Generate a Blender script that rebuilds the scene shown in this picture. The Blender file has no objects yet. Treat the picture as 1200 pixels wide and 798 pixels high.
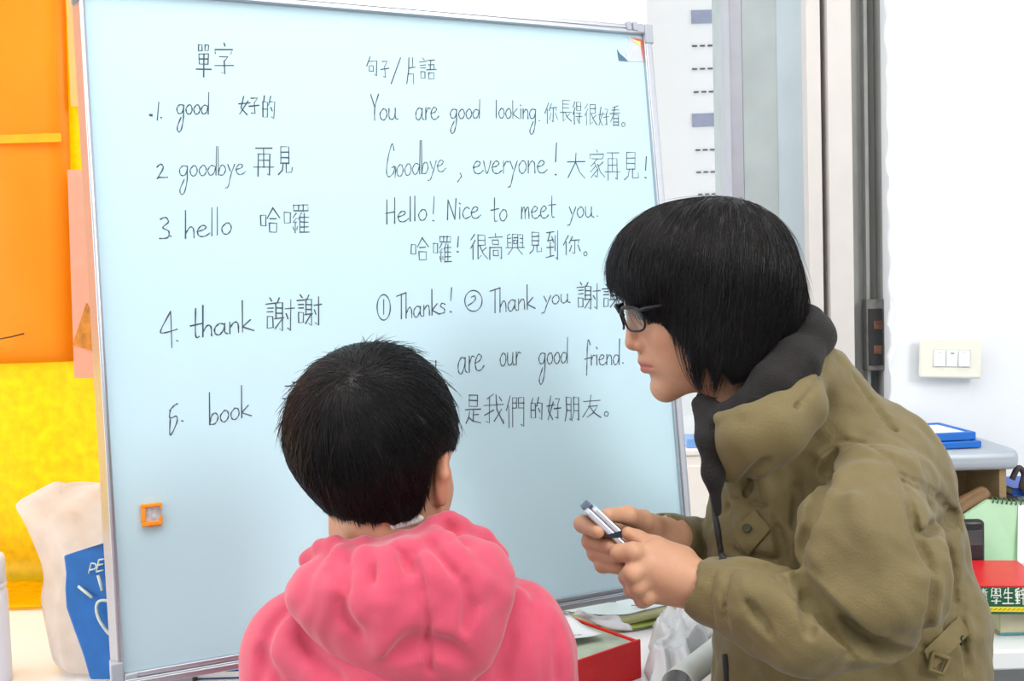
import bpy, math, random
import numpy as np
from mathutils import Vector, Matrix
random.seed(4); RNG = np.random.default_rng(4)
S = bpy.context.scene
COL = S.collection
# ------------------------------------------------------------------ camera
FPX, CX, CY = 1200.0, 600.0, 399.0
PITCH, ROLL = math.radians(3.22), math.radians(-1.79)
CAMPOS = np.array([0.0, 0.0, 1.30])
_f = np.array([0, math.cos(PITCH), -math.sin(PITCH)]); _r = np.array([1.0, 0, 0]); _u = np.cross(_r, _f)
_c, _s = math.cos(ROLL), math.sin(ROLL)
R = np.array([_c*_r + _s*_u, -_s*_r + _c*_u, _f])      # rows: right, up, forward
cam = bpy.data.cameras.new('camera'); camo = bpy.data.objects.new('camera', cam); COL.objects.link(camo)
cam.sensor_width = 36; cam.lens = FPX*36/1200; cam.clip_start = .01
M = Matrix.Identity(4)
for i in range(3):
    M[i][0] = R[0][i]; M[i][1] = R[1][i]; M[i][2] = -R[2][i]; M[i][3] = CAMPOS[i]
camo.matrix_world = M
S.camera = camo
S.view_settings.view_transform = 'Standard'; S.view_settings.look = 'None'
S.view_settings.exposure = 0.05; S.view_settings.gamma = 1; S.view_settings.use_curve_mapping = False
# ------------------------------------------------------------------ world and lamps
W = bpy.data.worlds.new('daylight'); S.world = W; W.use_nodes = True
W.node_tree.nodes['Background'].inputs[0].default_value = (0.97, 0.985, 1.0, 1)
W.node_tree.nodes['Background'].inputs[1].default_value = 1.9
def area(name, loc, target, size, power, color=(1,1,1), sy=None):
    l = bpy.data.lights.new(name, 'AREA'); l.energy = power; l.size = size; l.color = color
    if sy: l.shape = 'RECTANGLE'; l.size_y = sy
    o = bpy.data.objects.new(name, l); COL.objects.link(o); o.location = loc
    o.rotation_euler = (Vector(target)-Vector(loc)).to_track_quat('-Z', 'Y').to_euler()
    return o
area('key_light', (1.7, -0.5, 2.6), (0.4, 1.3, 0.9), 0.7, 50, (1, .98, .94), 1.4)  # unseen key light, added at upper right to shape the jacket
area('overhead_fill_light', (-0.2, 0.5, 2.76), (-0.2, 0.5, 0), 2.2, 31, (1, .99, .97), 1.6)  # wide unseen light added overhead to raise the general brightness
area('side_fill_light', (-2.3, 0.7, 1.9), (-0.1, 1.1, 1.0), 1.2, 14, (.93, .97, 1), 1.4)  # unseen window-like light added on the left for the hood highlights
# ------------------------------------------------------------------ helpers
def C(px, py, d):            # camera-space metres: right, up, depth
    return np.array([(px-CX)/FPX*d, (CY-py)/FPX*d, d])
def toW(v):                  # camera space -> world
    return np.asarray(v) @ R + CAMPOS
def P(px, py, d): return toW(C(px, py, d))
def on_z(px, py, z):         # pixel ray against a horizontal plane
    v = C(px, py, 1.0) @ R; return CAMPOS + v*((z-CAMPOS[2])/v[2])
def on_y(px, py, y):
    v = C(px, py, 1.0) @ R; return CAMPOS + v*(y/v[1])
def lin(r, g, b):
    f = lambda c: (c/255/12.92 if c/255 <= .04045 else ((c/255+.055)/1.055)**2.4)
    return (f(r), f(g), f(b))
def mat(name, col, rough=.6, metal=0, var=.0, scale=20, bump=0, bscale=200, spec=.5, stretch=None, sheen=0, sub=0, tint=False, coat=0):
    m = bpy.data.materials.new(name); m.use_nodes = True; n = m.node_tree.nodes; L = m.node_tree.links
    b = n['Principled BSDF']; b.inputs['Roughness'].default_value = rough; b.inputs['Metallic'].default_value = metal
    b.inputs['Specular IOR Level'].default_value = spec
    b.inputs['Sheen Weight'].default_value = sheen; b.inputs['Coat Weight'].default_value = coat
    if sub:
        b.inputs['Subsurface Weight'].default_value = sub; b.inputs['Subsurface Radius'].default_value = (.012, .004, .002); b.inputs['Subsurface Scale'].default_value = 1
    tc = n.new('ShaderNodeTexCoord'); src = tc.outputs['Object']
    if stretch:
        mp = n.new('ShaderNodeMapping'); mp.inputs['Scale'].default_value = stretch; L.new(src, mp.inputs[0]); src = mp.outputs[0]
    nz = n.new('ShaderNodeTexNoise'); nz.inputs['Scale'].default_value = scale; nz.inputs['Detail'].default_value = 5; L.new(src, nz.inputs['Vector'])
    rp = n.new('ShaderNodeMapRange'); rp.inputs[1].default_value = .3; rp.inputs[2].default_value = .7
    rp.inputs[3].default_value = 1-var; rp.inputs[4].default_value = 1+var; L.new(nz.outputs[0], rp.inputs[0])
    mx = n.new('ShaderNodeVectorMath'); mx.operation = 'SCALE'; L.new(rp.outputs[0], mx.inputs['Scale'])
    if tint:
        at = n.new('ShaderNodeAttribute'); at.attribute_name = 'tint'; L.new(at.outputs['Color'], mx.inputs[0])
    else: mx.inputs[0].default_value = col[:3]
    L.new(mx.outputs[0], b.inputs['Base Color'])
    if bump:
        n2 = n.new('ShaderNodeTexNoise'); n2.inputs['Scale'].default_value = bscale; n2.inputs['Detail'].default_value = 3; L.new(src, n2.inputs['Vector'])
        bp = n.new('ShaderNodeBump'); bp.inputs['Strength'].default_value = bump; bp.inputs['Distance'].default_value = .002
        L.new(n2.outputs[0], bp.inputs['Height']); L.new(bp.outputs[0], b.inputs['Normal'])
    return m
def mesh_obj(name, V, F, m, parent=None, smooth=False, mats=None, midx=None):
    me = bpy.data.meshes.new(name); V = np.asarray(V, np.float32)
    if isinstance(F, np.ndarray):
        k = F.shape[1]; me.vertices.add(len(V)); me.vertices.foreach_set('co', V.ravel())
        me.loops.add(F.size); me.loops.foreach_set('vertex_index', F.astype(np.int32).ravel())
        me.polygons.add(len(F)); me.polygons.foreach_set('loop_start', np.arange(0, F.size, k, dtype=np.int32))
        me.update(calc_edges=True)
    else:
        me.from_pydata([tuple(map(float, v)) for v in V], [], F); me.update()
    for x in (mats or [m]): me.materials.append(x)
    if midx is not None: me.polygons.foreach_set('material_index', np.asarray(midx, np.int32))
    if smooth: me.polygons.foreach_set('use_smooth', np.ones(len(me.polygons), bool))
    o = bpy.data.objects.new(name, me); COL.objects.link(o)
    if parent: o.parent = parent
    return o
def tag(o, label=None, cat=None, group=None, kind=None):
    for k, v in (('label', label), ('category', cat), ('group', group), ('kind', kind)):
        if v: o[k] = v
    return o
def empty(name, loc=(0,0,0), mtx=None):
    o = bpy.data.objects.new(name, None); COL.objects.link(o); o.empty_display_size = .05
    if mtx is not None: o.matrix_world = mtx
    else: o.location = loc
    return o
class MB:
    """collects shapes into one mesh"""
    def __init__(s): s.V = []; s.F = []; s.mi = []
    def add(s, V, F, mi=0):
        o = len(s.V); s.V += [tuple(map(float, v)) for v in V]; s.F += [[i+o for i in f] for f in F]; s.mi += [mi]*len(F); return s
    def hexa(s, p, mi=0):        # 8 points: bottom 0-3 (ccw seen from above), top 4-7
        return s.add(p, [(3,2,1,0),(4,5,6,7),(0,1,5,4),(1,2,6,5),(2,3,7,6),(3,0,4,7)], mi)
    def box(s, a, b, mi=0):
        (x0,y0,z0),(x1,y1,z1) = a, b
        return s.hexa([(x0,y0,z0),(x1,y0,z0),(x1,y1,z0),(x0,y1,z0),(x0,y0,z1),(x1,y0,z1),(x1,y1,z1),(x0,y1,z1)], mi)
    def tube(s, pts, r, n=8, mi=0, caps=True):
        pts = [np.asarray(p, float) for p in pts]; rr = r if isinstance(r, (list, tuple, np.ndarray)) else [r]*len(pts)
        V = []; up = None
        for i, p in enumerate(pts):
            t = pts[min(i+1, len(pts)-1)]-pts[max(i-1, 0)]; t /= np.linalg.norm(t)+1e-12
            if up is None: up = np.cross(t, [0.3, 0.2, 1]) if abs(t[2]) < .9 else np.cross(t, [1, 0, .1])
            up = up-t*up.dot(t); up /= np.linalg.norm(up); b = np.cross(t, up)
            for k in range(n):
                a = 2*math.pi*k/n; V.append(p+rr[i]*(math.cos(a)*up+math.sin(a)*b))
        F = [[i*n+k, i*n+(k+1) % n, (i+1)*n+(k+1) % n, (i+1)*n+k] for i in range(len(pts)-1) for k in range(n)]
        if caps: F += [list(range(n))[::-1], [(len(pts)-1)*n+k for k in range(n)]]
        return s.add(V, F, mi)
    def lathe(s, prof, c=(0,0,0), n=28, mi=0):
        V = []; F = []
        for r, z in prof:
            for k in range(n):
                a = 2*math.pi*k/n; V.append((c[0]+r*math.cos(a), c[1]+r*math.sin(a), c[2]+z))
        for i in range(len(prof)-1):
            for k in range(n): F.append([i*n+k, i*n+(k+1) % n, (i+1)*n+(k+1) % n, (i+1)*n+k])
        F.append([(len(prof)-1)*n+k for k in range(n)]); F.append(list(range(n))[::-1])
        return s.add(V, F, mi)
    def prism(s, poly, to3, h, mi=0):   # poly 2d, to3(x,y,h)->point
        n = len(poly); V = [to3(x, y, 0) for x, y in poly]+[to3(x, y, h) for x, y in poly]
        return s.add(V, [list(range(n))[::-1], [n+i for i in range(n)]]+[[i, (i+1) % n, n+(i+1) % n, n+i] for i in range(n)], mi)
    def build(s, name, m, parent=None, smooth=False, bevel=0, mats=None, seg=2):
        o = mesh_obj(name, s.V, s.F, m, parent, smooth, mats, s.mi if mats else None)
        if bevel:
            b = o.modifiers.new('bevel', 'BEVEL'); b.width = bevel; b.segments = seg; b.limit_method = 'ANGLE'; b.harden_normals = False
            if seg > 1: o.data.polygons.foreach_set('use_smooth', np.ones(len(o.data.polygons), bool)); o.data.set_sharp_from_angle(angle=.6)
        return o
def crom(pts, n=6, closed=False):
    pts = [np.asarray(p, float) for p in pts]
    if len(pts) < 3: return pts
    out = []; N = len(pts); rng = range(N) if closed else range(N-1)
    g = (lambda i: pts[i % N]) if closed else (lambda i: pts[max(0, min(N-1, i))])
    for i in rng:
        p0, p1, p2, p3 = g(i-1), g(i), g(i+1), g(i+2)
        for k in range(n):
            t = k/n; out.append(.5*((2*p1)+(p2-p0)*t+(2*p0-5*p1+4*p2-p3)*t*t+(3*p1-p0-3*p2+p3)*t**3))
    if not closed: out.append(pts[-1])
    return out
# ------------------------------------------------------------------ implicit-surface modelling (camera-space metres)
class Grid:
    def __init__(s, lo, hi, h, big=.06):
        s.lo = np.array(lo, float); s.h = h; s.n = np.ceil((np.array(hi)-s.lo)/h).astype(int)+1
        s.a = np.full(s.n, big, np.float32)
        s.ax = [(s.lo[i]+h*np.arange(s.n[i])).astype(np.float32) for i in range(3)]
    def sl(s, lo, hi):
        i0 = np.clip(np.floor((np.array(lo)-s.lo)/s.h).astype(int), 0, s.n-1); i1 = np.clip(np.ceil((np.array(hi)-s.lo)/s.h).astype(int)+1, 1, s.n)
        S_ = tuple(slice(a, max(b, a+1)) for a, b in zip(i0, i1))
        return S_, s.ax[0][S_[0]][:,None,None], s.ax[1][S_[1]][None,:,None], s.ax[2][S_[2]][None,None,:]
    def put(s, sl, d, k, mode='u'):
        a = s.a[sl]; d = d.astype(np.float32)
        if mode == 's': d = -d
        if k > 0:
            h = np.maximum(k-np.abs(a-d), 0)/k; q = h*h*k*.25
        else: q = 0
        s.a[sl] = (np.minimum(a, d)-q) if mode == 'u' else (np.maximum(a, d)+q)
    def rc(s, a, b, ra, rb, k=.01, mode='u', m=.02):
        a = np.asarray(a, float); b = np.asarray(b, float); r = max(ra, rb)+k+m
        sl, x, y, z = s.sl(np.minimum(a, b)-r, np.maximum(a, b)+r); s.put(sl, rcd(x, y, z, a, b, ra, rb), k, mode)
    def chain(s, pts, rad, k=.01, mode='u', kin=.004, m=.02):
        pts = [np.asarray(p, float) for p in pts]; r = max(rad)+k+m
        sl, x, y, z = s.sl(np.min(pts, 0)-r, np.max(pts, 0)+r); d = None
        for i in range(len(pts)-1):
            e = rcd(x, y, z, pts[i], pts[i+1], rad[i], rad[i+1]); d = e if d is None else smin(d, e, kin)
        s.put(sl, d, k, mode)
    def ell(s, c, r, k=.01, mode='u', ax=None, m=.02):
        c = np.asarray(c, float); R_ = max(r)+k+m; sl, x, y, z = s.sl(c-R_, c+R_)
        s.put(sl, elld(x-c[0], y-c[1], z-c[2], r, ax), k, mode)
    def val(s, p):            # trilinear
        q = (np.asarray(p)-s.lo)/s.h; q = np.clip(q, 0, s.n-1.001); i = q.astype(int); t = q-i; v = 0
        for dx in (0, 1):
            for dy in (0, 1):
                for dz in (0, 1):
                    w = (t[...,0] if dx else 1-t[...,0])*(t[...,1] if dy else 1-t[...,1])*(t[...,2] if dz else 1-t[...,2])
                    v = v+w*s.a[i[...,0]+dx, i[...,1]+dy, i[...,2]+dz]
        return v
    def grad(s, p):
        e = s.h*1.5; g = np.stack([s.val(p+np.eye(3)[i]*e)-s.val(p-np.eye(3)[i]*e) for i in range(3)], -1)
        return g/(np.linalg.norm(g, axis=-1, keepdims=True)+1e-9)
    def hit(s, px, py, off=0):     # first surface point along a pixel's ray
        d = np.arange(s.lo[2], s.lo[2]+s.h*(s.n[2]-1), .001); p = np.stack([(px-CX)/FPX*d, (CY-py)/FPX*d, d], -1)
        ok = np.all((p > s.lo) & (p < s.lo+s.h*(s.n-1)), 1); v = np.where(ok, s.val(p), 1)
        i = np.argmax(v < 0)
        if not (v < 0).any(): i = np.argmin(v)
        return C(px, py, d[i]+off)
    def noise(s, amp, wl, seed, band=.02, n=7, st=(1,1,1)):
        r = np.random.default_rng(seed); m = np.abs(s.a) < band; I = np.nonzero(m)
        p = np.stack([s.ax[i][I[i]] for i in range(3)], -1); v = 0
        for _ in range(n):
            k = r.normal(size=3)*np.array(st); k = k/np.linalg.norm(k)*2*math.pi/(wl*r.uniform(.6, 1.6))
            w = p+.25*wl*np.sin(p[:,[1,2,0]]*(4/wl)+r.uniform(0, 6))
            v = v+np.sin(w@k+r.uniform(0, 6))
        s.a[I] += (amp*v/math.sqrt(n)).astype(np.float32)
    def mesh(s, smooth=1):
        V, F = surfnets(s.a, s.lo, s.h)
        for _ in range(smooth): V = lap(V, F)
        return V, F
def rcd(x, y, z, a, b, ra, rb):
    ba = b-a; L2 = float(ba@ba)+1e-12
    t = np.clip(((x-a[0])*ba[0]+(y-a[1])*ba[1]+(z-a[2])*ba[2])/L2, 0, 1)
    return np.sqrt((x-a[0]-t*ba[0])**2+(y-a[1]-t*ba[1])**2+(z-a[2]-t*ba[2])**2)-(ra+t*(rb-ra))
def elld(x, y, z, r, ax=None):
    if ax is not None: x, y, z = (x*ax[i][0]+y*ax[i][1]+z*ax[i][2] for i in range(3))
    k0 = np.sqrt((x/r[0])**2+(y/r[1])**2+(z/r[2])**2); k1 = np.sqrt((x/r[0]**2)**2+(y/r[1]**2)**2+(z/r[2]**2)**2)
    return k0*(k0-1)/(k1+1e-9)
def smin(a, b, k):
    h = np.maximum(k-np.abs(a-b), 0)/k; return np.minimum(a, b)-h*h*k*.25
def smax(a, b, k): return -smin(-a, -b, k)
def surfnets(a, lo, h):
    s = a < 0; n = a.shape; c = np.zeros([m-1 for m in n], np.uint8)
    O = [(i, j, k) for i in (0, 1) for j in (0, 1) for k in (0, 1)]
    for i, j, k in O: c += s[i:n[0]-1+i, j:n[1]-1+j, k:n[2]-1+k]
    ii = np.argwhere((c > 0) & (c < 8)); idx = np.full(c.shape, -1, np.int32); idx[tuple(ii.T)] = np.arange(len(ii))
    v = {o: a[ii[:,0]+o[0], ii[:,1]+o[1], ii[:,2]+o[2]] for o in O}
    pos = np.zeros((len(ii), 3)); cnt = np.zeros(len(ii))
    for o in O:
        for ax in range(3):
            if o[ax]: continue
            q = list(o); q[ax] = 1; v0, v1 = v[o], v[tuple(q)]; m = (v0 < 0) != (v1 < 0)
            t = np.where(m, v0/np.where(m, v0-v1, 1), 0)
            for b in range(3): pos[:,b] += np.where(m, (t if b == ax else o[b]), 0)
            cnt += m
    V = lo+h*(ii+pos/cnt[:,None]); Fs = []
    for ax in range(3):
        b, d = [(1,2),(2,0),(0,1)][ax]
        sa = [slice(None)]*3; sa[ax] = slice(0, -1); sb = [slice(None)]*3; sb[ax] = slice(1, None)
        for q in (b, d): sa[q] = slice(1, -1); sb[q] = slice(1, -1)
        A = s[tuple(sa)]; B = s[tuple(sb)]; e = np.argwhere(A != B); fl = A[tuple(e.T)]
        e = e.copy(); e[:,b] += 1; e[:,d] += 1
        def cell(db, dd):
            w = e.copy(); w[:,b] -= db; w[:,d] -= dd; return idx[w[:,0], w[:,1], w[:,2]]
        f = np.stack([cell(1,1), cell(0,1), cell(0,0), cell(1,0)], -1); f[~fl] = f[~fl][:,::-1]; Fs.append(f)
    F = np.concatenate(Fs); return V, F[(F >= 0).all(1)]
def lap(V, F, w=.6):
    n = len(V); i = np.concatenate([F[:,0], F[:,1], F[:,2], F[:,3]]); j = np.concatenate([F[:,1], F[:,2], F[:,3], F[:,0]])
    I = np.concatenate([i, j]); J = np.concatenate([j, i]); c = np.bincount(I, minlength=n)
    A = np.stack([np.bincount(I, V[J,b], n) for b in range(3)], -1)/np.maximum(c, 1)[:,None]
    return V*(1-w)+A*w
def polysd(x, y, poly):
    p = np.asarray(poly, float); d = np.full(np.shape(x), 1e9); ins = np.zeros(np.shape(x), bool)
    for i in range(len(p)):
        a, b = p[i-1], p[i]; e = b-a; t = np.clip(((x-a[0])*e[0]+(y-a[1])*e[1])/(e@e+1e-9), 0, 1)
        d = np.minimum(d, (x-a[0]-t*e[0])**2+(y-a[1]-t*e[1])**2)
        cr = ((a[1] > y) != (b[1] > y)) & (x < (b[0]-a[0])*(y-a[1])/(b[1]-a[1]+1e-12)+a[0]); ins ^= cr
    return np.where(ins, -1, 1)*np.sqrt(d)
def sdf_obj(name, V, F, m, parent, root_inv=None):
    return mesh_obj(name, toW(V), F[:,::-1] if FLIP else F, m, parent, True)
FLIP = False
def sdf_obj(name, V, F, m, parent=None):
    Vw = toW(V); a, b, c = Vw[F[:,0]], Vw[F[:,1]], Vw[F[:,2]]
    if np.einsum('ij,ij->i', a-Vw.mean(0), np.cross(b-a, c-a)).sum() < 0: F = F[:,::-1]
    return mesh_obj(name, Vw, F, m, parent, True)
def rebase(root, loc):
    """move the origin of a thing built in world coordinates to its base"""
    loc = np.asarray(loc, float); todo = [root]; seen = set()
    while todo:
        o = todo.pop(); todo += list(o.children)
        if o.type == 'MESH' and o.data.name not in seen:
            seen.add(o.data.name); o.data.transform(Matrix.Translation(Vector(-loc)))
    root.location = Vector(loc)
# ------------------------------------------------------------------ the setting
WALL = mat('wall_paint', lin(226, 230, 235), .7, var=.02, scale=3, bump=.15, bscale=60)
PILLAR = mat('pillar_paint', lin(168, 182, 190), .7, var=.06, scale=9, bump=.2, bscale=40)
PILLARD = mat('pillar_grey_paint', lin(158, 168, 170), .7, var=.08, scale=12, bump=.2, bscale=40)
TRIMW = mat('trim_paint', lin(204, 200, 197), .5, var=.03, scale=14)
TRIMG = mat('trim_grey', lin(150, 152, 150), .5, var=.1, scale=10, stretch=(4, 4, .6))
ALU = mat('window_aluminium', lin(150, 152, 162), .45, .3, var=.05, scale=20)
FLOORM = mat('floor_tile', lin(150, 148, 142), .5, var=.08, scale=4)
CEILM = mat('ceiling_paint', lin(235, 235, 232), .8, var=.02, scale=4)
def struct(o): o['kind'] = 'structure'; return o
struct(MB().box((-2.6, -2.0, -.1), (2.3, 2.6, 0)).build('floor', FLOORM))
struct(MB().box((-2.6, -2.0, 2.8), (2.3, 2.3, 2.9)).build('ceiling', CEILM))
struct(MB().box((-2.6, -2.1, 0), (2.3, -2.0, 2.8)).build('wall_rear', WALL))
struct(MB().box((2.2, -2.0, 0), (2.3, 1.9, 2.8)).build('wall_side', WALL))
def X(px, y, py=399): return float(on_y(px, py, y)[0])
YB = 2.02
wx = X(858, YB, 120)
struct(MB().box((-2.2, YB, 0), (wx+.09, YB+.16, .80)).build('wall_back', WALL))
# window: frame, transom, glass
wf = empty('window_1', (-.6, YB+.05, .80)); struct(wf)
fr = MB(); H = 2.0
def rel(o, p): return tuple(np.array(p)-np.array(o))
o_ = (-.6, YB+.05, .80)
x1 = X(871, YB, 120)
for a, b in (((-2.2, YB+.0, .80), (x1, YB+.08, .835)), ((-2.2, YB, 2.74), (x1, YB+.08, 2.8)), ((x1-.026, YB-.005, .835), (x1, YB+.08, 2.74)),
             ((-2.2, YB, .835), (-2.16, YB+.08, 2.74)), ((-.52, YB+.03, .835), (-.47, YB+.07, 2.74))):
    fr.box(rel(o_, a), rel(o_, b))
struct(fr.build('window_frame', ALU, wf, bevel=.003))
GL = bpy.data.materials.new('window_glass'); GL.use_nodes = True; n = GL.node_tree.nodes; L = GL.node_tree.links; n.remove(n['Principled BSDF'])
t_ = n.new('ShaderNodeBsdfTransparent'); t_.inputs[0].default_value = (.97, .98, .98, 1); g_ = n.new('ShaderNodeBsdfGlossy'); g_.inputs['Roughness'].default_value = .03; m_ = n.new('ShaderNodeMixShader')
m_.inputs[0].default_value = .05; L.new(t_.outputs[0], m_.inputs[1]); L.new(g_.outputs[0], m_.inputs[2]); L.new(m_.outputs[0], n['Material Output'].inputs[0])
struct(MB().box(rel(o_, (-2.16, YB+.045, .835)), rel(o_, (x1-.026, YB+.05, 2.74))).build('window_pane', GL, wf))
SILL = mat('sill_paint', lin(235, 236, 238), .5, var=.02)
# wall pieces right of the window
def vprism(name, pts, z0, z1, m, back=None):
    V = [(x, y, z0) for x, y in pts]+[(x, y, z1) for x, y in pts]; k = len(pts)
    return struct(mesh_obj(name, V, [list(range(k))[::-1], [k+i for i in range(k)]]+[[i, (i+1) % k, k+(i+1) % k, k+i] for i in range(k)], m))
xa, xb, xc = X(871, YB-.005, 120), X(911, 1.995, 120), X(946, 1.95, 120)
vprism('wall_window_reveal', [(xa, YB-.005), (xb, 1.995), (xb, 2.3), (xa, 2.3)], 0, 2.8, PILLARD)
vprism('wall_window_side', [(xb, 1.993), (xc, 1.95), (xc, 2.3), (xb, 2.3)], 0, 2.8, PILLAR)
def strip(name, p0, p1, y0, y1, m, z0=0, z1=2.8):
    return vprism(name, [(X(p0, y0, 120), y0), (X(p1, y1, 120), y1), (X(p1, y1, 120), 2.3), (X(p0, y0, 120), 2.3)], z0, z1, m)
strip('trim_1', 946, 962, 1.925, 1.925, TRIMW)
strip('trim_2', 962, 970.5, 1.99, 1.99, TRIMG)
strip('trim_3', 970.5, 998, 1.915, 1.915, TRIMW)
strip('trim_4', 998, 1013, 1.955, 1.955, TRIMG)  # recess strips: part of their shade is put into the grey colour
strip('trim_5', 1013, 1017, 1.935, 1.935, TRIMG)
strip('trim_6', 1017, 1030, 1.965, 1.95, TRIMG)
strip('trim_7', 1030, 1042, 1.93, 1.89, TRIMG)
xw = X(1041, 1.885, 120)
vprism('wall_right', [(xw, 1.885), (2.2, 1.83), (2.2, 2.3), (xw, 2.3)], 0, 2.8, WALL)
# flaking plaster edge: a ragged ridge along the corner
rg = MB(); pts = []; rr = []
for k in range(90):
    z = 1.0+k*.02; pts.append((xw+.001+.0025*math.sin(k*1.7)+random.uniform(-.002, .002), 1.886, z)); rr.append(random.uniform(.002, .006))
rg.tube(pts, rr, 5); struct(rg.build('trim_8', WALL))
# outside: bright shutter with slots
SHUT = mat('shutter_white', (.93, .94, .96), .6, var=.01)
SLOT = mat('shutter_slot', lin(150, 158, 184), .6, var=.1, scale=60)
SLOTD = mat('shutter_gap', lin(70, 74, 86), .6)
YS = 2.75
sh = empty('roller_shutter', (X(832, YS, 120), YS, 0)); b = (X(832, YS, 120), YS, 0)
tag(sh, 'white shutter with grey vents seen through the window beside the pillar', 'shutter')
xs0, xs1 = X(760, YS, 120), X(925, YS, 120)
sb = MB()
zz = [on_y(832, y, YS)[2] for y in (-60, -18, 53, 80, 107, 175, 201, 227, 262, 290, 318, 420)]
sb.box(rel(b, (xs0, YS, .0)), rel(b, (xs1, YS+.03, 2.6)))
sb.build('shutter_panel', SHUT, sh)
def slotrow(py, hpx, p0, p1, n, m, name):
    z = on_y(832, py, YS)[2]; h = hpx/FPX*YS; k = MB(); a, c = X(p0, YS, py), X(p1, YS, py)
    w = (c-a)/n
    for i in range(n): k.box(rel(b, (a+i*w+w*.0, YS-.004, z-h/2)), rel(b, (a+i*w+w*(.62 if n > 1 else 1), YS+.001, z+h/2)))
    k.build(name, m, sh)
for py, x0 in ((19.5, 810), (140.5, 811)): slotrow(py, 15, x0, 866, 1, SLOT, 'vent')
for py, x0 in ((53.5, 811), (80.5, 811), (107.5, 813), (175.5, 815), (201.5, 816), (227.5, 818)): slotrow(py, 1.6, x0, 866, 6, SLOTD, 'slot_row')
# ------------------------------------------------------------------ table and desk
TZ = .74
TABM = mat('table_laminate', lin(238, 242, 246), .35, var=.02, scale=5)
LEGM = mat('table_leg_steel', lin(150, 154, 158), .35, .6)
def table(name, x0, x1, y0, y1, label, edge=.03):
    t = tag(empty(name, ((x0+x1)/2, (y0+y1)/2, 0)), label, 'table'); c = ((x0+x1)/2, (y0+y1)/2, 0)
    MB().box(rel(c, (x0, y0, TZ-edge)), rel(c, (x1, y1, TZ))).build('tabletop', TABM, t, bevel=.004)
    MB().box(rel(c, (x0+.06, y0+.06, TZ-edge-.06)), rel(c, (x1-.06, y1-.06, TZ-edge))).build('apron', LEGM, t, bevel=.003)
    for x in (x0+.04, x1-.08):
        for y in (y0+.04, y1-.08):
            MB().box(rel(c, (x, y, 0)), rel(c, (x+.04, y+.04, TZ-edge))).build('leg', LEGM, t, bevel=.004)
    return t
table('table', -1.5, .235, 1.21, 2.0, 'white laminate table under the whiteboard carrying books and papers')
table('desk', .53, 1.3, 1.47, 1.86, 'white desk against the right wall behind the adult')
# ------------------------------------------------------------------ whiteboard
BA, BT = math.radians(24.28), math.radians(6.21)
BO = np.array([-.5097, 1.2471, -.4859])+CAMPOS; BW, BH = .8658, .9
bu = np.array([math.cos(BA), math.sin(BA), 0]); bv = np.array([-math.sin(BA)*math.sin(BT), math.cos(BA)*math.sin(BT), math.cos(BT)]); bm = np.cross(bv, bu)
MBd = Matrix(((bu[0], bm[0], bv[0], BO[0]), (bu[1], bm[1], bv[1], BO[1]), (bu[2], bm[2], bv[2], BO[2]), (0, 0, 0, 1)))
def onboard(px, py, out=0):      # pixel ray -> board coordinates (u, v)
    d = C(px, py, 1.0) @ R; n = -bm; t = ((BO+n*out-CAMPOS) @ n)/(d @ n); q = CAMPOS+d*t-BO
    return np.array([q @ bu, q @ bv])
board = empty('whiteboard', mtx=MBd)
tag(board, 'white magnetic board in aluminium frame covered with handwritten vocabulary, standing on the table', 'whiteboard')
SURF = mat('board_enamel', lin(193, 222, 234), .5, var=.012, scale=3, spec=.2)
RAIL = mat('board_rail', lin(190, 194, 202), .30, .8, var=.03, scale=30, stretch=(1, 1, 12))
CAPM = mat('board_corner_plastic', lin(168, 174, 186), .45, var=.04)
FW = .0145; TH = .024
surf = MB().box((FW-.004, .003, FW-.004), (BW-FW+.004, .010, BH-FW+.004)).build('writing_surface', SURF, board)
MB().box((FW-.004, .0105, FW-.004), (BW-FW+.004, .013, BH-FW+.004)).build('back_panel', mat('board_back', lin(190, 190, 186), .6), board)
def rail(a, b, w, horizontal):
    k = MB()
    if horizontal:
        k.box((a[0], -.004, a[1]), (b[0], TH-.004, b[1]))
        zc = a[1]+w*.42; k.box((a[0], -.0065, a[1]), (b[0], -.004, zc-.001)); k.box((a[0], -.0055, zc+.001), (b[0], -.004, b[1]-.002))
    else:
        k.box((a[0], -.004, a[1]), (b[0], TH-.004, b[1])); k.box((a[0]+.002, -.006, a[1]), (b[0]-.003, -.004, b[1]))
    return k.build('frame_rail', RAIL, board, bevel=.0012)
k = MB(); k.prism([(0, .026), (.0078, -.006), (FW-.003, -.006), (FW, -.004), (FW, .026)], lambda x, y, h: (x, y, h), BH); k.build('frame_rail', RAIL, board, bevel=.0008)
rail((BW-FW, 0), (BW, BH), FW, False)
rail((FW, BH-FW), (BW-FW, BH), FW, True)
k = MB(); k.box((FW, -.004, 0), (BW-FW, TH-.004, FW)); k.box((FW, -.011, -.003), (BW-FW, -.004, FW*.55)); k.box((FW, -.014, FW*.30), (BW-FW, -.011, FW*.42)); k.box((FW, -.006, FW*.62), (BW-FW, -.004, FW))
k.build('frame_rail', RAIL, board, bevel=.001)
for sx in (0, 1):
    for sz in (0, 1):
        k = MB(); L_ = .030; x0, x1_ = (-.0015, L_) if not sx else (BW-L_, BW+.0015); z0, z1_ = (-.0015, L_) if not sz else (BH-L_, BH+.0015)
        w = FW+.001
        k.box((x0, -.008, z0), ((x0+w) if not sx else x1_, TH-.002, z1_)) if not sx else k.box((x1_-w, -.008, z0), (x1_, TH-.002, z1_))
        if not sz: k.box((x0+(w if not sx else 0), -.008, z0), (x1_-(w if sx else 0), TH-.002, z0+w))
        else: k.box((x0+(w if not sx else 0), -.008, z1_-w), (x1_-(w if sx else 0), TH-.002, z1_))
        k.build('corner_cap', CAPM, board, bevel=.002)
k = MB()
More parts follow.
